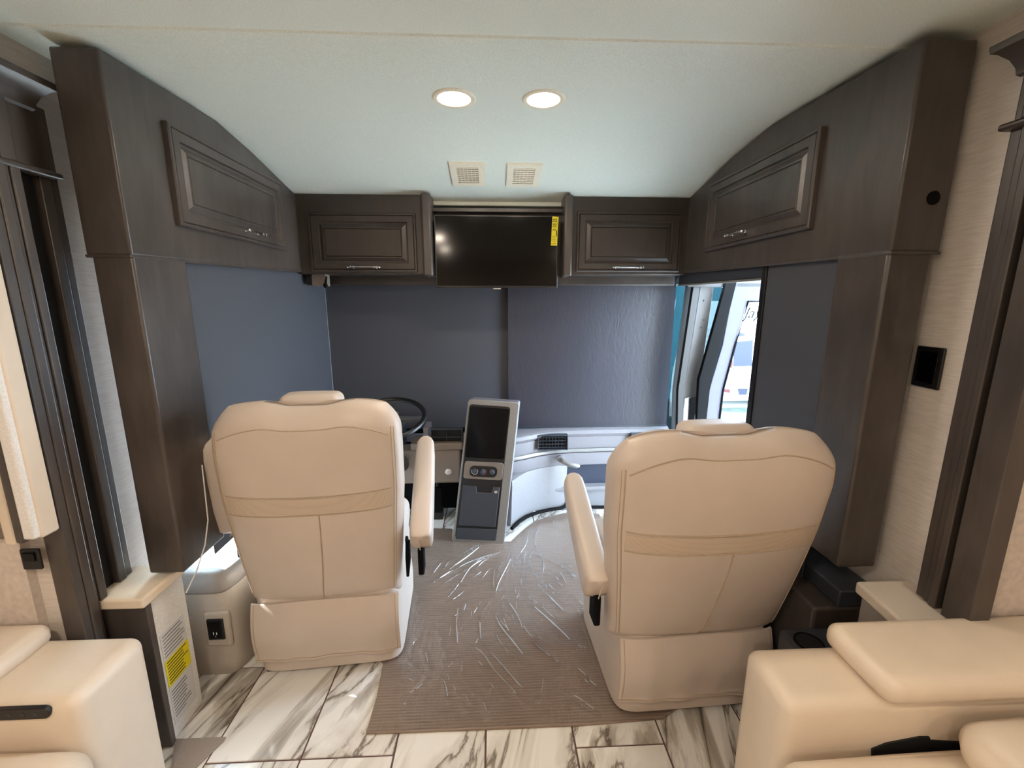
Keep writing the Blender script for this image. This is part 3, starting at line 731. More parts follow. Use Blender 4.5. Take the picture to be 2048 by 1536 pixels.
    # armrests, tilted up
    for sgn in(-1,1):
        za,zb_,ya,yb,xo=arms[0 if sgn<0 else 1]
        A=Vector((sgn*xo,ya,za)); B=Vector((sgn*xo,yb,zb_)); d=(B-A); Ln=d.length; d.normalize(); up=Vector((1,0,0)).cross(d); 
        if up.z<0: up=-up
        rg=[]
        for k,(q,sx,sz) in enumerate(((-.02,.3,.3),(-.012,.72,.7),(0,.93,.9),(.05,1,1),(.3,1,.98),(.6,.98,.86),(.85,.94,.72),(.95,.85,.6),(.985,.62,.45),(1,.3,.2))):
            c_=A+d*Ln*q+up*(-.5*(.062)*(1-sz)*-1)*0
            rg.append([c_+Vector((1,0,0))*x+up*(y+ (.058*(1-sz))) for x,y,_ in ring(0,0,.045*sx,.062*sz,24,4.5)])
        ar=obj('armrest',MB().loft(rg),'leather',t,local=True,angle=70)
        mb=MB(); mb.tube([A+d*(-.012)+Vector((sgn*-.006,-.004,0))+up*y for y in (-.05,-.02,.01,.04)],.002,5)
        obj('zip_seam',mb,'thread',ar,local=True)
        obj('arm_bracket',MB().box((sgn*(xo-.005)-.012,ya+.0,za-.15),(sgn*(xo-.005)+.012,ya+.07,za-.035)),'rubber',t,local=True,bevel=.008)
    if wire:
        mb=MB().tube([(.318,.10,.50),(.316,.10,.42),(.312,.09,.34)],[.010,.012,.006],8); obj('adjuster',mb,'rubber',t,local=True); obj('adjuster_knob',MB().lathe([(0,0),(.014,0),(.016,.006),(.012,.012),(0,.012)],(.30,.16,.47),(1,0,0),16),'rubber',t,local=True)
    mb=MB().box((-.26,.02,0),(.26,.5,.03)); obj('floor_plate',mb,'black',t,local=True)
    return t
seat((-.675,1.545,0),math.radians(4.5),.125,.015,[(.62,.985,.10,.02,.352),(.555,.815,-.01,.42,.385)],'cream leather cockpit seat on the left, behind the steering wheel',True,1.0,1.15,(-.03,-.022,.11))
seat((.722,1.30,0),math.radians(2.5),.22,-.055,[(.535,.735,.00,.42,.375),(.58,.75,.03,.42,.34)],'cream leather cockpit seat on the right, nearer, by the entry door',False,1.075,1.13,(.055,-.040,.115))

# ================================================================ centre console tower
FL=[Vector((-.264,2.47,0)),Vector((.058,2.43,0)),Vector((.16,2.57,.875)),Vector((-.155,2.60,.895))]
def cf(s,t_,d=0):
    p=(FL[0]*(1-s)+FL[1]*s)*(1-t_)+(FL[3]*(1-s)+FL[2]*s)*t_
    nrm=Vector((-.13,-1,.17)).normalized(); return p+nrm*d
def rp(s0,s1,t0,t1,d0,d1,r=.0,n=5):
    """rounded rectangle slab in console-face coordinates"""
    W_,H_=.32,.89; pts=[]
    for cx,cy,a0 in ((s1-r/W_,t1-r/H_,0),(s0+r/W_,t1-r/H_,90),(s0+r/W_,t0+r/H_,180),(s1-r/W_,t0+r/H_,270)):
        for k in range(n+1):
            a=math.radians(a0+90*k/n); pts.append((cx+r/W_*math.cos(a),cy+r/H_*math.sin(a)))
    return MB().loft([[cf(a,b,d0) for a,b in pts],[cf(a,b,d1) for a,b in pts]])
t=thing('centre_console','tall silver and black centre console tower with screen and climate knobs','console',(-.05,2.52,0))
bk=[Vector((-.235,2.78,0)),Vector((.10,2.78,0)),Vector((.175,2.70,.86)),Vector((-.13,2.72,.88))]
mb=MB()
for z_ in (0,):
    rings=[]
    for q in [i/12 for i in range(13)]:
        a=cf(0,q); b=cf(1,q); c_=bk[1]*(1-q)+bk[2]*q; d_=bk[0]*(1-q)+bk[3]*q
        rings.append([a,b,c_,d_])
mb.loft(rings); obj('shell',mb,'dash',t,bevel=.014,angle=40)
mb=MB(); 
obj('silver_frame',rp(0,1,.0,1,-.006,.004,.022),'silver',t,bevel=.004)
obj('black_inlay',rp(.04,.84,.035,.965,.002,.006,.018),'black',t)
obj('display',rp(.065,.82,.60,.95,.005,.0085,.012),'display',t)
kp=obj('climate_panel',rp(.075,.83,.455,.575,.004,.013,.016),'taupe',t,bevel=.002)
obj('knob_plate',rp(.19,.72,.472,.548,.0125,.0145,.026),'black',kp)
for i,s_ in enumerate((.285,.455,.625)):
    c_=cf(s_,.510,.0145); ax=Vector((-.13,-1,.17))
    kb=obj('knob',MB().lathe([(0,0),(.017,0),(.0165,.004),(.012,.006),(.0115,.016),(.009,.018),(0,.018)],c_,ax,24),'charcoal',kp)
    mb=MB(); an=ax.normalized(); x_=Vector((1,-.13,0)).normalized(); y_=an.cross(x_)*-1
    a0,a1={0:(-30,210),1:(-30,90),2:(60,70)}[i]
    mb.tube([c_+an*.0005+(x_*math.cos(math.radians(a0+(a1-a0)*k/14))+y_*math.sin(math.radians(a0+(a1-a0)*k/14)))*.0205 for k in range(15)],.0011,6)
    obj('dial_mark',mb,{0:'paperw',1:'red',2:'charcoal'}[i],kb)
    if i==1:
        mb=MB().tube([c_+an*.0005+(x_*math.cos(math.radians(100+80*k/10))+y_*math.sin(math.radians(100+80*k/10)))*.0205 for k in range(11)],.0011,6); obj('cold_mark',mb,'blue',kb)
# bin door with notch
pts=[(.09,.125),(.80,.125),(.80,.405),(.68,.405),(.655,.362),(.37,.362),(.345,.405),(.09,.405)]
dr=obj('bin_door',MB().loft([[cf(a,b,.004) for a,b in pts],[cf(a,b,.012) for a,b in pts]]),'charcoal',t,bevel=.004)
obj('lock',MB().lathe([(0,0),(.010,0),(.010,.003),(.006,.004),(0,.004)],cf(.74,.372,.012),(-.13,-1,.17),20),'chrome',dr)
obj('kick_bar',rp(.06,.84,.03,.11,.006,.012,.006),'charcoal',t,bevel=.003)
obj('seam_line',MB().tube([cf(.845,.60,.0045),cf(1.0,.60,.0045)],.001,5),'taupe',t)

# ================================================================ dashboard (right side sweeps out of the console)
t=thing('dashboard','lavender grey moulded dashboard across the front under the windscreen','dashboard',(.3,2.85,0))
path=[(.10,2.60),(.11,2.70),(.165,2.722),(.225,2.755),(.30,2.795),(.40,2.83),(.55,2.85),(.75,2.86),(1.0,2.86),(1.215,2.86)]
def sweep(prof,path,closed=True):
    rg=[]
    for i,(x,y) in enumerate(path):
        a=Vector(path[max(i-1,0)]); b=Vector(path[min(i+1,len(path)-1)]); d=(b-a).normalized(); n=Vector((d.y,-d.x))
        rg.append([(x+n.x*o,y+n.y*o,z+dz*(0)) for o,z in prof for dz in (0,)])
    return MB().loft(rg)
zt=U(1200,858,Y=2.8).z
obj('top_pad',sweep([(-.14,zt-.06),(-.14,zt-.01),(.02,zt),(.045,zt-.012),(.05,zt-.035),(.03,zt-.06)],path[1:]),'dash',t,angle=50)
obj('upper_panel',sweep([(-.1,.5),(.022,.475),(.03,.49),(.032,zt-.06),(-.1,zt-.06)],path[1:]),'dash',t,angle=40)
obj('trim_strip',sweep([(-.05,.455),(.036,.455),(.042,.462),(.042,.472),(.036,.480),(-.05,.48)],path[1:]),'silver',t,angle=40)
obj('mid_panel',sweep([(-.08,.36),(.030,.36),(.036,.37),(.036,.45),(-.08,.45)],path[1:]),'dash',t,angle=40)
obj('recess',sweep([(-.06,.19),(-.01,.19),(-.01,.352),(-.06,.352)],path[4:]),'navy',t,angle=40)
obj('lower_ledge',sweep([(-.05,.165),(.03,.165),(.035,.175),(.035,.195),(-.05,.2)],path[4:]),'dash2',t,angle=40)
# curved kick panel, white, from console foot to the passenger side
kp_=[(.10,2.56),(.15,2.64),(.21,2.71),(.29,2.765),(.38,2.80),(.46,2.82),(.50,2.85),(.515,2.92)]
obj('kick_panel',sweep([(-.03,.05),(.004,.05),(.010,.10),(.018,.33),(.016,.365),(-.03,.37)],kp_),'dash2',t,angle=50,bevel=.003)

mb=MB(); mb.tube([(x+.01,y-.035,.055) for x,y in kp_]+[(.62,2.80,.05),(.9,2.81,.04)],.012,8)
obj('edge_seal',mb,'rubber',t)
obj('lower_wall',MB().box((.36,2.86,.0),(1.22,2.88,.2)),'dash2',t)
# vents
def dvent(u0,v0,u1,v1,y,parent,nl,nc,name='air_vent'):
    a=U(u0,v0,Y=y); b=U(u1,v1,Y=y); x0,x1=a.x,b.x; z1_,z0_=a.z,b.z
    mb=MB(); th=.007
    mb.box((x0,y-.012,z0_),(x1,y+.03,z0_+th)); mb.box((x0,y-.012,z1_-th),(x1,y+.03,z1_)); mb.box((x0,y-.012,z0_+th),(x0+th,y+.03,z1_-th)); mb.box((x1-th,y-.012,z0_+th),(x1,y+.03,z1_-th))
    f=obj(name,mb,'charcoal',parent,bevel=.002)
    mb=MB().box((x0+.004,y+.012,z0_+.004),(x1-.004,y+.016,z1_-.004)); obj('vent_back',mb,'gap',f)
    mb=MB()
    for i in range(nl):
        z=z0_+th+(z1_-z0_-2*th)*(i+.5)/nl; mb.box((x0+th,y-.006,z-.0016),(x1-th,y+.008,z+.0016))
    for i in range(nc):
        x=x0+th+(x1-x0-2*th)*(i+.5)/nc; mb.box((x-.001,y-.003,z0_+th),(x+.001,y+.01,z1_-th))
    obj('louvres',mb,'charcoal',f); return f
dvent(1075,870,1135,899,2.745,t,4,9); dvent(1262,866,1330,893,2.80,t,4,9)
# grab handle (chrome, curved)
hp=U(1122,918,Y=2.76)
mb=MB().tube([hp+Vector(p) for p in ((0,.03,.0),(0,0,0),(.012,-.03,-.006),(.05,-.05,-.022),(.10,-.05,-.032),(.118,-.045,-.034))],[.018,.018,.017,.016,.016,.010],14)
g_=obj('grab_handle',mb,'silver',t); 
obj('handle_collar',MB().lathe([(.016,-.003),(.026,-.003),(.026,.004),(.016,.006)],hp,(0,-1,0),24),'dash2',g_)
# left part: panel, black bezel, start button
YD=2.62
mbx=lambda q0,q1,y0,y1:MB().box((q0.x,y0,q0.z),(q1.x,y1,q1.z))
lp=obj('driver_panel',mbx(U(800,900,Y=YD),U(922,966,Y=YD),YD,YD+.12),'taupe',t,bevel=.012)
obj('driver_top_rail',mbx(U(820,888,Y=YD-.01),U(926,900,Y=YD-.01),YD-.01,YD+.14),'taupe',t,bevel=.008)
f=dvent(860,857,926,891,YD+.02,t,1,1,'instrument_vent')
bp=U(897,943,Y=YD)
bt=obj('start_button',MB().lathe([(.016,0),(.0215,0),(.0215,.005),(.017,.006),(.016,.004)],(bp.x,YD,bp.z),(0,-1,0),28),'chrome',lp)
obj('button_face',MB().lathe([(0,0),(.0158,0),(.0158,.003),(0,.004)],(bp.x,YD,bp.z),(0,-1,0),28),'charcoal',bt)
obj('binnacle',MB().box((-1.02,YD+.05,.52),(U(800,870,Y=YD).x,YD+.22,.70)),'charcoal',t,bevel=.03)
obj('driver_lower',MB().box((-1.02,YD+.03,.30),(U(802,870,Y=YD).x,YD+.15,.53)),'taupe',t,bevel=.02)
obj('dash_deck',MB().box((-1.03,YD+.14,.50),(-.62,2.98,.60)),'dash',t,bevel=.01)
obj('left_mullion',mbx(U(846,856,Y=YD+.05),U(858,892,Y=YD+.05),YD+.05,YD+.2),'dash',t,bevel=.004)
# footwell wall
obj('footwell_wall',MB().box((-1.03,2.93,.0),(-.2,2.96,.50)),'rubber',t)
# pedals
for u,v,zz,h_,nm,lb in ((868,1000,.16,.07,'brake_pedal','black brake pedal hanging in the dark footwell beside the console'),(900,985,.26,.05,'sensor_bracket','grey bracket under the dash by the console, above the pedals')):
    pass
p=U(875,1010,Y=2.78)
t=thing('pedal','black pedal in the footwell left of the centre console','pedal',(p.x,2.78,0))
obj('pad',MB().prism([(p.x-.035,2.74,.06),(p.x+.035,2.74,.06),(p.x+.032,2.80,.22),(p.x-.032,2.80,.22)],(0,.012,.004)),'rubber',t,bevel=.004)
obj('arm',MB().tube([(p.x,2.80,.17),(p.x-.005,2.86,.3),(p.x-.005,2.90,.45)],.011),'black',t)
obj('hinge_foot',MB().box((p.x-.035,2.76,.0),(p.x+.035,2.84,.06)),'black',t,bevel=.003)

# steering wheel
cw=U(776,836,Y=2.33); t=thing('steering_wheel','black steering wheel just past the left seat back','steering wheel',tuple(cw))
ax=Vector((0,-.30,.95)).normalized(); xx=Vector((1,0,0)); yy_=ax.cross(xx)
r=.20
P=lambda a,rr_,h=0: cw+xx*math.cos(a)*rr_+yy_*math.sin(a)*rr_+ax*h
obj('rim',MB().tube([P(2*math.pi*k/64,r) for k in range(64)],.0145,12,closed=True),'black',t)
for a in (0,math.pi,-math.pi/2): 
    obj('spoke',MB().tube([P(a,.06,-.01),P(a,.12,-.008),P(a,r-.004)],[.022,.016,.012],10),'charcoal',t)
obj('hub',MB().lathe([(0,.012),(.055,.010),(.072,0),(.07,-.02),(.04,-.035),(0,-.035)],cw,ax,32),'black',t)
mb=MB()
for k in range(5): 
    c_=cw+xx*(.05-.01*k)+ax*.012+yy_*(.03-.015*(k%2)); mb.lathe([(0,0),(.004,0),(.004,.002),(0,.002)],c_,ax,10)
obj('buttons',mb,'silver',t)
e_=cw-ax*.42
obj('column',MB().tube([cw-ax*.03,cw-ax*.10,cw-ax*.13,cw-ax*.24,cw-ax*.27,Vector((cw.x,2.80,.36))],[.032,.034,.055,.052,.042,.045],18),'black',t)

# ================================================================ mat and plastic film
out=[(732,1470),(980,1461),(1180,1452),(1325,1440)]
pf=[U(u,v,Z=0) for u,v in out]
mat=[(p.x,p.y) for p in pf]+[(.70,1.32),(.72,1.6),(.74,2.0),(.76,2.5),(.74,2.78),(.50,2.80),(.40,2.76),(.28,2.70),(.2,2.6),(.10,2.45),(-.27,2.48),(-.28,2.62),(-.70,2.66),(-.72,2.2),(-.60,1.7),(-.47,1.56),(-.455,1.4)]
o=obj('floor_mat',MB().prism([(x,y,.0005) for x,y in mat],(0,0,.0085)),'carpet',bevel=.002)
tag(o,'brown ribbed floor mat between the two seats','mat')
def inpoly(x,y,P):
    c=False; j=len(P)-1
    for i in range(len(P)):
        if (P[i][1]>y)!=(P[j][1]>y) and x<(P[j][0]-P[i][0])*(y-P[i][1])/(P[j][1]-P[i][1])+P[i][0]: c=not c
        j=i
    return c
random.seed(3)
creases=[]
TR=[[(765,250),(680,320),(565,400)],[(780,330),(690,390),(625,490)],[(530,350),(470,430)],[(830,390),(820,480),(830,520)],[(940,300),(900,380),(850,480),(830,560)],[(1000,250),(985,350),(980,470),(1000,580)],[(1060,290),(1010,400),(1010,500)],[(1170,100),(1200,180),(1245,240)],[(820,640),(870,730),(950,830),(1010,910)],[(860,560),(880,680),(930,780),(1000,860)],[(625,580),(610,700),(615,800),(620,930)],[(680,540),(650,650),(650,760)],[(525,755),(545,850),(570,980)],[(530,1010),(550,1080),(560,1150)],[(680,820),(760,880),(840,990),(1020,1180)],[(760,830),(850,920),(960,1050),(1040,1120)],[(1010,660),(1080,720),(1160,800),(1280,860)],[(1000,560),(1090,640),(1200,740),(1290,830)],[(1040,800),(1100,860),(1170,910)],[(840,740),(870,820),(930,900),(1010,920)],[(1110,520),(1180,590),(1230,640)],[(1050,560),(1130,640),(1220,720)],[(1200,1080),(1300,1130),(1400,1200),(1440,1230)],[(1280,1150),(1340,1200)],[(700,880),(740,930),(780,970)],[(430,860),(455,970)],[(800,1040),(830,1090)],[(910,840),(960,890),(1010,910)],[(760,1150),(790,1230)],[(1360,1020),(1440,1090)],[(1200,400),(1240,480)],[(1250,400),(1295,460)],[(1170,460),(1230,500)],[(1080,300),(1110,370),(1100,440)],[(880,290),(700,350),(600,400)],[(1020,180),(1010,250),(960,330)],[(1090,130),(1060,220),(1070,300)],[(750,650),(745,760),(770,880)],[(620,490),(560,560)],[(590,400),(480,470)],[(310,930),(370,960)],[(320,1020),(365,1040)],[(300,1180),(325,1160)],[(890,560),(960,660),(1000,770)],[(920,640),(960,740)],[(1300,960),(1360,1010)],[(580,1040),(620,1120)],[(660,1110),(680,1160)]]
for q_ in TR:
    creases.append([tuple(U(700+u/2.866,1000+v/2.866,Z=.012).xy) for u,v in q_])
NTR=len(creases)
for q_ in TR*2:
    ox_,oy_,a_=random.gauss(0,.022),random.gauss(0,.03),random.gauss(0,.10); P0=[U(700+u/2.866,1000+v/2.866,Z=.012).xy for u,v in q_]; c0=P0[0]
    creases.append([(c0.x+ox_+(p.x-c0.x)*math.cos(a_)*.6-(p.y-c0.y)*math.sin(a_)*.6,c0.y+oy_+(p.x-c0.x)*math.sin(a_)*.6+(p.y-c0.y)*math.cos(a_)*.6) for p in P0])
for k in range(110):
    a0=math.radians(random.gauss(-78,26)); r0=random.uniform(.08,1.05); L_=random.uniform(.04,.16); bend=random.uniform(-.10,.10)
    creases.append([(.10+(r0+L_*q/4)*math.cos(a0+bend*(q/4)**2*.5),2.42+(r0+L_*q/4)*math.sin(a0+bend*(q/4)**2*.5)) for q in range(5)])
def ccurve(P,n=6):
    """smooth curve through the points"""
    P=[Vector((p[0],p[1])) for p in P]; Q=[P[0]*2-P[1]]+P+[P[-1]*2-P[-2]]; o_=[]
    for i in range(1,len(Q)-2):
        for k in range(n):
            t_=k/n; a,b,c,d=Q[i-1:i+3]
            o_.append(.5*((2*b)+(c-a)*t_+(2*a-5*b+4*c-d)*t_*t_+(3*b-a-3*c+d)*t_**3))
    return o_+[Q[-2]]
NXf,NYf=230,330; xa,xb,ya,yb=-.72,.76,1.255,2.80
hgt=[[0.0]*(NXf+1) for _ in range(NYf+1)]
def stamp(pts,h_,wd):
    for (ax_,ay_),(bx_,by_) in zip(pts,pts[1:]):
        mnx,mxx=min(ax_,bx_)-3*wd,max(ax_,bx_)+3*wd; mny,mxy=min(ay_,by_)-3*wd,max(ay_,by_)+3*wd
        i0=max(0,int((mnx-xa)/(xb-xa)*NXf)); i1=min(NXf,int((mxx-xa)/(xb-xa)*NXf)+1); j0=max(0,int((mny-ya)/(yb-ya)*NYf)); j1=min(NYf,int((mxy-ya)/(yb-ya)*NYf)+1)
        dx,dy=bx_-ax_,by_-ay_; l2=dx*dx+dy*dy+1e-9
        for j in range(j0,j1+1):
            y=ya+(yb-ya)*j/NYf
            for i in range(i0,i1+1):
                x=xa+(xb-xa)*i/NXf; q=max(0,min(1,((x-ax_)*dx+(y-ay_)*dy)/l2)); d2=(x-ax_-q*dx)**2+(y-ay_-q*dy)**2
                hh=h_*math.exp(-d2/(wd*wd))
                if hh>hgt[j][i]: hgt[j][i]=hh
for P_ in creases: stamp([tuple(p) for p in P_],.0026,.012)
vid={}; mb=MB()
def vtx(i,j):
    if (i,j) not in vid:
        x=xa+(xb-xa)*i/NXf; y=ya+(yb-ya)*j/NYf
        vid[(i,j)]=len(mb.v); mb.v.append((x,y,.0105+hgt[j][i]+.0008*math.sin(x*31+y*17)*math.sin(y*23-x*9)))
    return vid[(i,j)]
for j in range(NYf):
    for i in range(NXf):
        x=xa+(xb-xa)*(i+.5)/NXf; y=ya+(yb-ya)*(j+.5)/NYf
        if inpoly(x,y-.004,mat): mb.f.append((vtx(i,j),vtx(i+1,j),vtx(i+1,j+1),vtx(i,j+1)))
nsheet=len(mb.f)
for ci,P_ in enumerate(creases):
    Q_=[p for p in ccurve(P_)]
    if not all(inpoly(p.x,p.y,mat) for p in Q_): Q_=[p for p in Q_ if inpoly(p.x,p.y,mat)]
    if len(Q_)<3: continue
    big=ci<NTR; wd=random.uniform(.0014,.0032) if big else random.uniform(.0006,.0018); hh=random.uniform(.003,.0055) if big else random.uniform(.002,.004); rg=[]
    for i,p in enumerate(Q_):
        d=(Q_[min(i+1,len(Q_)-1)]-Q_[max(i-1,0)]).normalized(); n=Vector((-d.y,d.x)); tp=math.sin(math.pi*(i+.3)/(len(Q_)-.4))**.6*random.uniform(.7,1.15)
        z_=.0122
        rg.append([(p.x-n.x*wd*tp,p.y-n.y*wd*tp,z_),(p.x-n.x*wd*tp*.3,p.y-n.y*wd*tp*.3,z_+hh*tp*.9),(p.x+n.x*wd*tp*.4,p.y+n.y*wd*tp*.4,z_+hh*tp),(p.x+n.x*wd*tp,p.y+n.y*wd*tp,z_)])
    mb.loft(rg,closed=False,cap=False)
fv=set(map(lambda f:f,range(0)))
o=obj('plastic_film',mb,'film',angle=180); o.data.materials.append(M['fold'])
for f in o.data.polygons:
    if max(o.data.vertices[v].co.z for v in f.vertices)>.0155: f.material_index=1; tag(o,'clear wrinkled plastic film laid over the brown mat','protective film')

# grey card scrap by the left sofa
a=[U(u,v,Z=.004) for u,v in ((350,1478),(452,1474),(448,1482),(392,1536),(340,1560))]
tag(obj('cardboard_scrap',MB().prism([(p.x,p.y,.002) for p in a],(0,0,.003)),'kraft'),'flat grey card scrap on the tiles beside the left sofa','card')

# ================================================================ sofas
def sofa_left():
    z=.535; ya_=U(290,1264,Z=z); yn=U(164,1400,Z=z); x1=yn.x; 
    t=thing('sofa','cream leather sofa at the bottom left with a black control panel in its arm','sofa',(-1.4,1.0,0),0,'cream leather sofas')
    X1=-1.030; Y1=1.150; Y0=.925
    mb=MB(); rpad(mb,(-1.88,Y0,.02),(X1,Y1,z),.035,.004); arm=obj('arm',mb,'sofa',t,angle=80)
    mb=MB(); zz=z+.0; a=U(112,1240,Z=z+.05)
    rpad(mb,(-1.88,Y0+.015,z-.01),(a.x-.0,Y1-.005,z+.055),.028,.006); obj('arm_cushion',mb,'sofa',t,angle=80)
    c=U(50,1425,Y=Y0); 
    pts=[]; hw_,hh_=.062,.0155
    for k in range(13): a_=math.radians(-90+180*k/12); pts.append((c.x+hw_-hh_+hh_*math.cos(a_),c.z+hh_*math.sin(a_)))
    for k in range(13): a_=math.radians(90+180*k/12); pts.append((c.x-hw_*1.3+hh_*math.cos(a_),c.z+hh_*math.sin(a_)))
    cp=obj('control_panel',MB().prism([(x,Y0-.006,zq) for x,zq in pts],(0,.012,0)),'black',t,bevel=.002)
    mb=MB()
    for dx in (-.03,0,.03): mb.lathe([(0,0),(.005,0),(.005,.001),(0,.001)],(c.x+dx,Y0-.006,c.z),(0,-1,0),12)
    obj('touch_buttons',mb,'charcoal',cp)
    mb=MB(); rpad(mb,(-1.88,.2,.20),(U(165,1536,Z=.40).x+.02,Y0-.012,.44),.06,.018); obj('seat_cushion',mb,'sofa',t,angle=80)
    mb=MB(); rpad(mb,(-1.86,.2,.02),(-1.06,Y0-.02,.21),.02); obj('base',mb,'sofa',t,angle=80)
    return t
sofa_left()
def sofa_right():
    z=.62; t=thing('sofa','cream leather sofa at the bottom right with a thick pad on its arm','sofa',(1.2,.8,0),0,'cream leather sofas')
    a=U(1495,1290,Z=z); b=U(1570,1412,Z=z)
    X0=(a.x+b.x)/2; Y1=a.y; Y0=b.y
    mb=MB(); rpad(mb,(X0,Y0,.02),(1.88,Y1,z),.03,.004); obj('arm',mb,'sofa',t,angle=80)
    p=U(1650,1262,Z=z+.07); mb=MB(); rpad(mb,(U(1748,1392,Z=z).x+.002,Y0-.018,z-.004),(1.88,Y1+.010,z+.064),.028,.006); pd=obj('arm_cushion',mb,'sofa',t,angle=80)
    mb=MB(); zs=U(1700,1512,Y=Y0-.05).z; x0=U(1545,1500,Z=zs).x
    rpad(mb,(x0,.1,zs-.16),(1.6,Y0-.035,zs),.045,.02); sc_=obj('seat_cushion',mb,'sofa',t,angle=80)
    mb=MB(); rpad(mb,(X0+.05,.1,.02),(1.8,Y0-.02,zs-.16),.02); obj('base',mb,'sofa',t,angle=80)
    mb=MB(); q=U(2040,1430,Y=Y0-.12); rpad(mb,(q.x-.04,.1,zs-.02),(q.x+.4,Y0-.04,z+.0),.06,.02); obj('back_cushion',mb,'sofa',t,angle=80)
    mb=MB().prism([U(u,v,Y=Y0-.0055) for u,v in ((1745,1500),(1775,1488),(1842,1475),(1860,1475),(1862,1482),(1960,1487),(2012,1492),(2012,1520),(1745,1520))],(0,.01,0)); obj('crevice_shade',mb,'gap',t)  # black sheet on the arm face, painted shade of the crevice
    return t
sofa_right()

# ================================================================ entry door, open, and what stands outside
t=thing('entry_door','open entry door with a white rounded window frame, seen through the doorway','door',(1.33,2.72,-.3))
def vq(quad,y,d,mat,name,parent,bevel=.003):
    return obj(name,MB().prism([U(u,v,Y=y) for u,v in quad],(0,d,0)),mat,parent,bevel=bevel)
# door leaf as a frame round its window: outline points in photo coordinates on the door's own plane
Yd=2.60
outer=[(1470,560),(1600,560),(1600,1000),(1400,1000),(1408,860),(1418,780),(1445,690)]
inner=[(1496,603),(1580,603),(1580,900),(1434,900),(1437,850),(1446,780),(1470,690)]
Po=[U(u,v,Y=Yd) for u,v in outer]; Pi=[U(u,v,Y=Yd) for u,v in inner]
n_=len(Po); mb=MB(); d=Vector((0,.03,0))
mb.add(Po+Pi+[p+d for p in Po]+[p+d for p in Pi],
 [(i,(i+1)%n_,n_+(i+1)%n_,n_+i) for i in range(n_)]+[(2*n_+i,3*n_+i,3*n_+(i+1)%n_,2*n_+(i+1)%n_) for i in range(n_)]+
 [(i,2*n_+i,2*n_+(i+1)%n_,(i+1)%n_) for i in range(n_)]+[(n_+i,n_+(i+1)%n_,3*n_+(i+1)%n_,3*n_+i) for i in range(n_)])
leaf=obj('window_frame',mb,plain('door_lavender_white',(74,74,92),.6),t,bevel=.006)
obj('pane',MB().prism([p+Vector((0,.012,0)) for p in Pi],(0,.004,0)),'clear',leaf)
mb=MB().tube([p+Vector((0,-.004,0)) for p in Pi],.006,8,closed=True); obj('window_seal',mb,'rubber',leaf)
vq([(1453,563),(1474,563),(1420,780),(1410,870),(1392,870),(1398,760)],Yd-.02,.03,'rubber','hinge_edge',t)
# fixed door frame: metal strip, black frames, pillar
t=thing('door_frame','grey metal and black frame on the hinge side of the entry doorway','door frame',(1.24,2.68,0))
vq([(1401,570),(1428,570),(1398,780),(1390,1000),(1362,1000),(1368,780)],2.66,.02,plain('dull_metal',(92,90,90),.5),'metal_strip',t)
vq([(1388,562),(1402,562),(1369,780),(1363,1000),(1352,1000),(1356,780)],2.64,.03,'black','black_channel',t)
vq([(1376,562),(1390,562),(1362,780),(1358,1000),(1343,1000),(1348,780)],2.70,.03,plain('pillar_blue_grey',(132,146,156),.6),'grey_pillar',t)
vq([(1370,797),(1394,792),(1388,852),(1364,852)],2.648,.008,'chrome','hinge_plate',t,.001)
mb=MB()
for u,v in ((1409,601),(1407,640),(1402,655),(1376,822),(1382,836)): mb.lathe([(0,0),(.006,0),(.006,.003),(0,.003)],U(u,v,Y=2.656),(0,-1,0),12)
obj('screw_heads',mb,'charcoal',t)
obj('header',MB().box((1.14,2.0,1.59),(1.9,2.72,1.66)) if False else MB().prism([U(u,v,Y=2.6) for u,v in ((1375,566),(1530,566),(1530,574),(1375,574))],(0,.03,0)),'black',t,bevel=.002)
j=U(1522,660,X=WX)
o=tag(obj('door_jamb',MB().box((WX,j.y-.05,-.3),(WX+.03,j.y,1.62)),'black',bevel=.004),'black door jamb strip beside the dark door shade','door frame')
hb=U(1516,660,X=WX-.01)
tag(obj('door_latch_cover',MB().prism([U(u,v,X=WX-.012) for u,v in ((1512,673),(1514,655),(1521,645),(1523,673))],(.012,0,0)),'boxgrey',bevel=.002),'small grey latch cover on the black door jamb','latch')
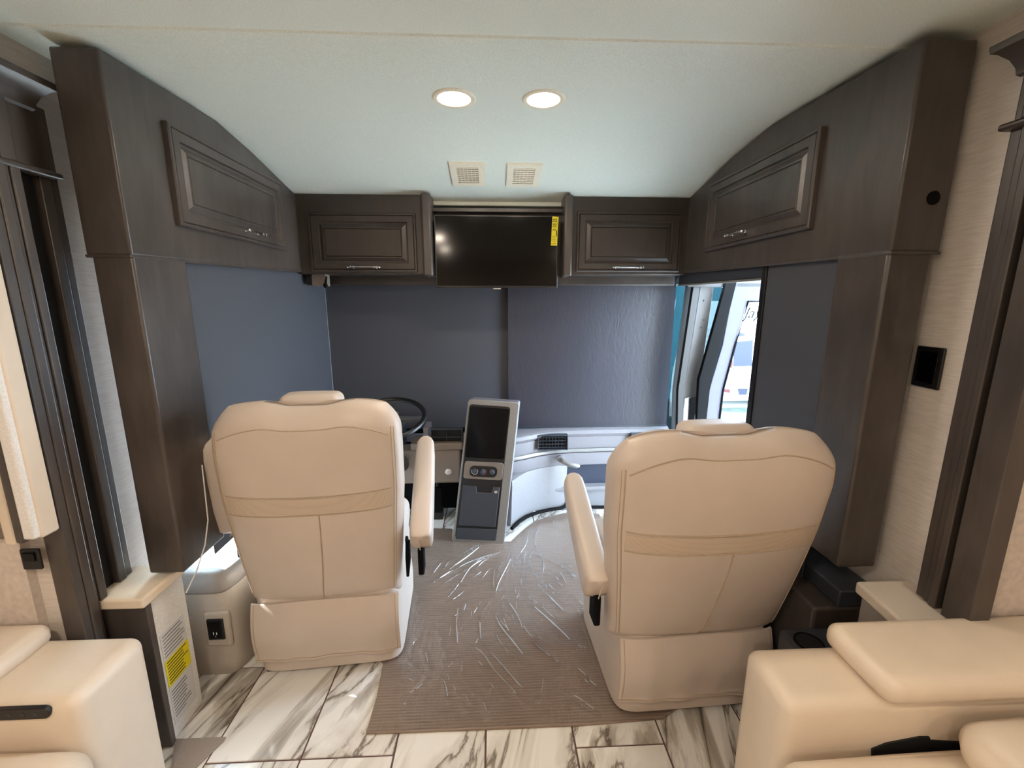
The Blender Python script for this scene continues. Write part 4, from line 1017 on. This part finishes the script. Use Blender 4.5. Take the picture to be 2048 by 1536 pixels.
# front right corner bits: closes the gap
# steps outside
gz=-1.0
struct('ground',MB().box((-30,-30,gz-.1),(40,40,gz)),'pave')
tag(obj('grass_verge',MB().box((2.2,6.4,gz),(12,9.45,gz+.03)),'grass'),'strip of pale grass in front of the parked trailer','grass')
# neighbouring trailer
YR=9.5
t=thing('travel_trailer','white travel trailer parked outside, seen through the open door window','trailer',(5.4,YR,gz))
whiteb=plain('trailer_white',(236,238,240),.35)
obj('body',MB().box((3.6,YR,gz+.16),(12,YR+2.4,2.6)),whiteb,t,bevel=.08)
def patch(us,vs_,mat,name,parent=t,yo=.006): return obj(name,MB().prism([U(u,v,Y=YR-yo) for u,v in zip(us,vs_)],(0,.004,0)),mat,parent)
blue=plain('trailer_blue_decal',(5,12,40),.5)
patch((1469,1506,1504,1466),(684,680,732,733),blue,'blue_decal')
patch((1478,1490,1489,1476),(664,668,672,673),blue,'small_decal')
patch((1455,1466,1465,1452),(720,720,736,734),'tail','tail_light')
patch((1440,1461,1460,1437),(777,779,786,783),'tail','marker_light')
patch((1475,1496,1493,1478),(777,777,790,790),blue,'lower_decal')
cu=bpy.data.curves.new('lettering','FONT'); cu.body='Jay'; cu.size=.34; cu.shear=.35; cu.extrude=.003
lo=bpy.data.objects.new('lettering',cu); COL.objects.link(lo)
bpy.context.view_layer.update()
dg=bpy.context.evaluated_depsgraph_get(); me=bpy.data.meshes.new_from_object(lo.evaluated_get(dg)); bpy.data.objects.remove(lo)
p0=U(1487,636,Y=YR-.01); mb=MB(); me.calc_loop_triangles()
mb.add([(p0.x+v.co.x,p0.y-v.co.z,p0.z+v.co.y) for v in me.vertices],[tuple(p.vertices) for p in me.polygons])
obj('lettering',mb,'rubber',t,smooth=False)
mb=MB()
for x in (4.6,10.5): mb.lathe([(0,0),(.2,0),(.36,.01),(.38,.04),(.38,.2),(0,.2)],(x,YR+.1,gz+.38),(0,-1,0),28)
for i,x in enumerate((6.6,7.5)): obj('wheel',MB().lathe([(0,.02),(.2,.02),(.22,0),(.36,0),(.38,.03),(.38,.2),(0,.2)],(x,YR+.22,gz+.38),(0,-1,0),28),'rubber',t)
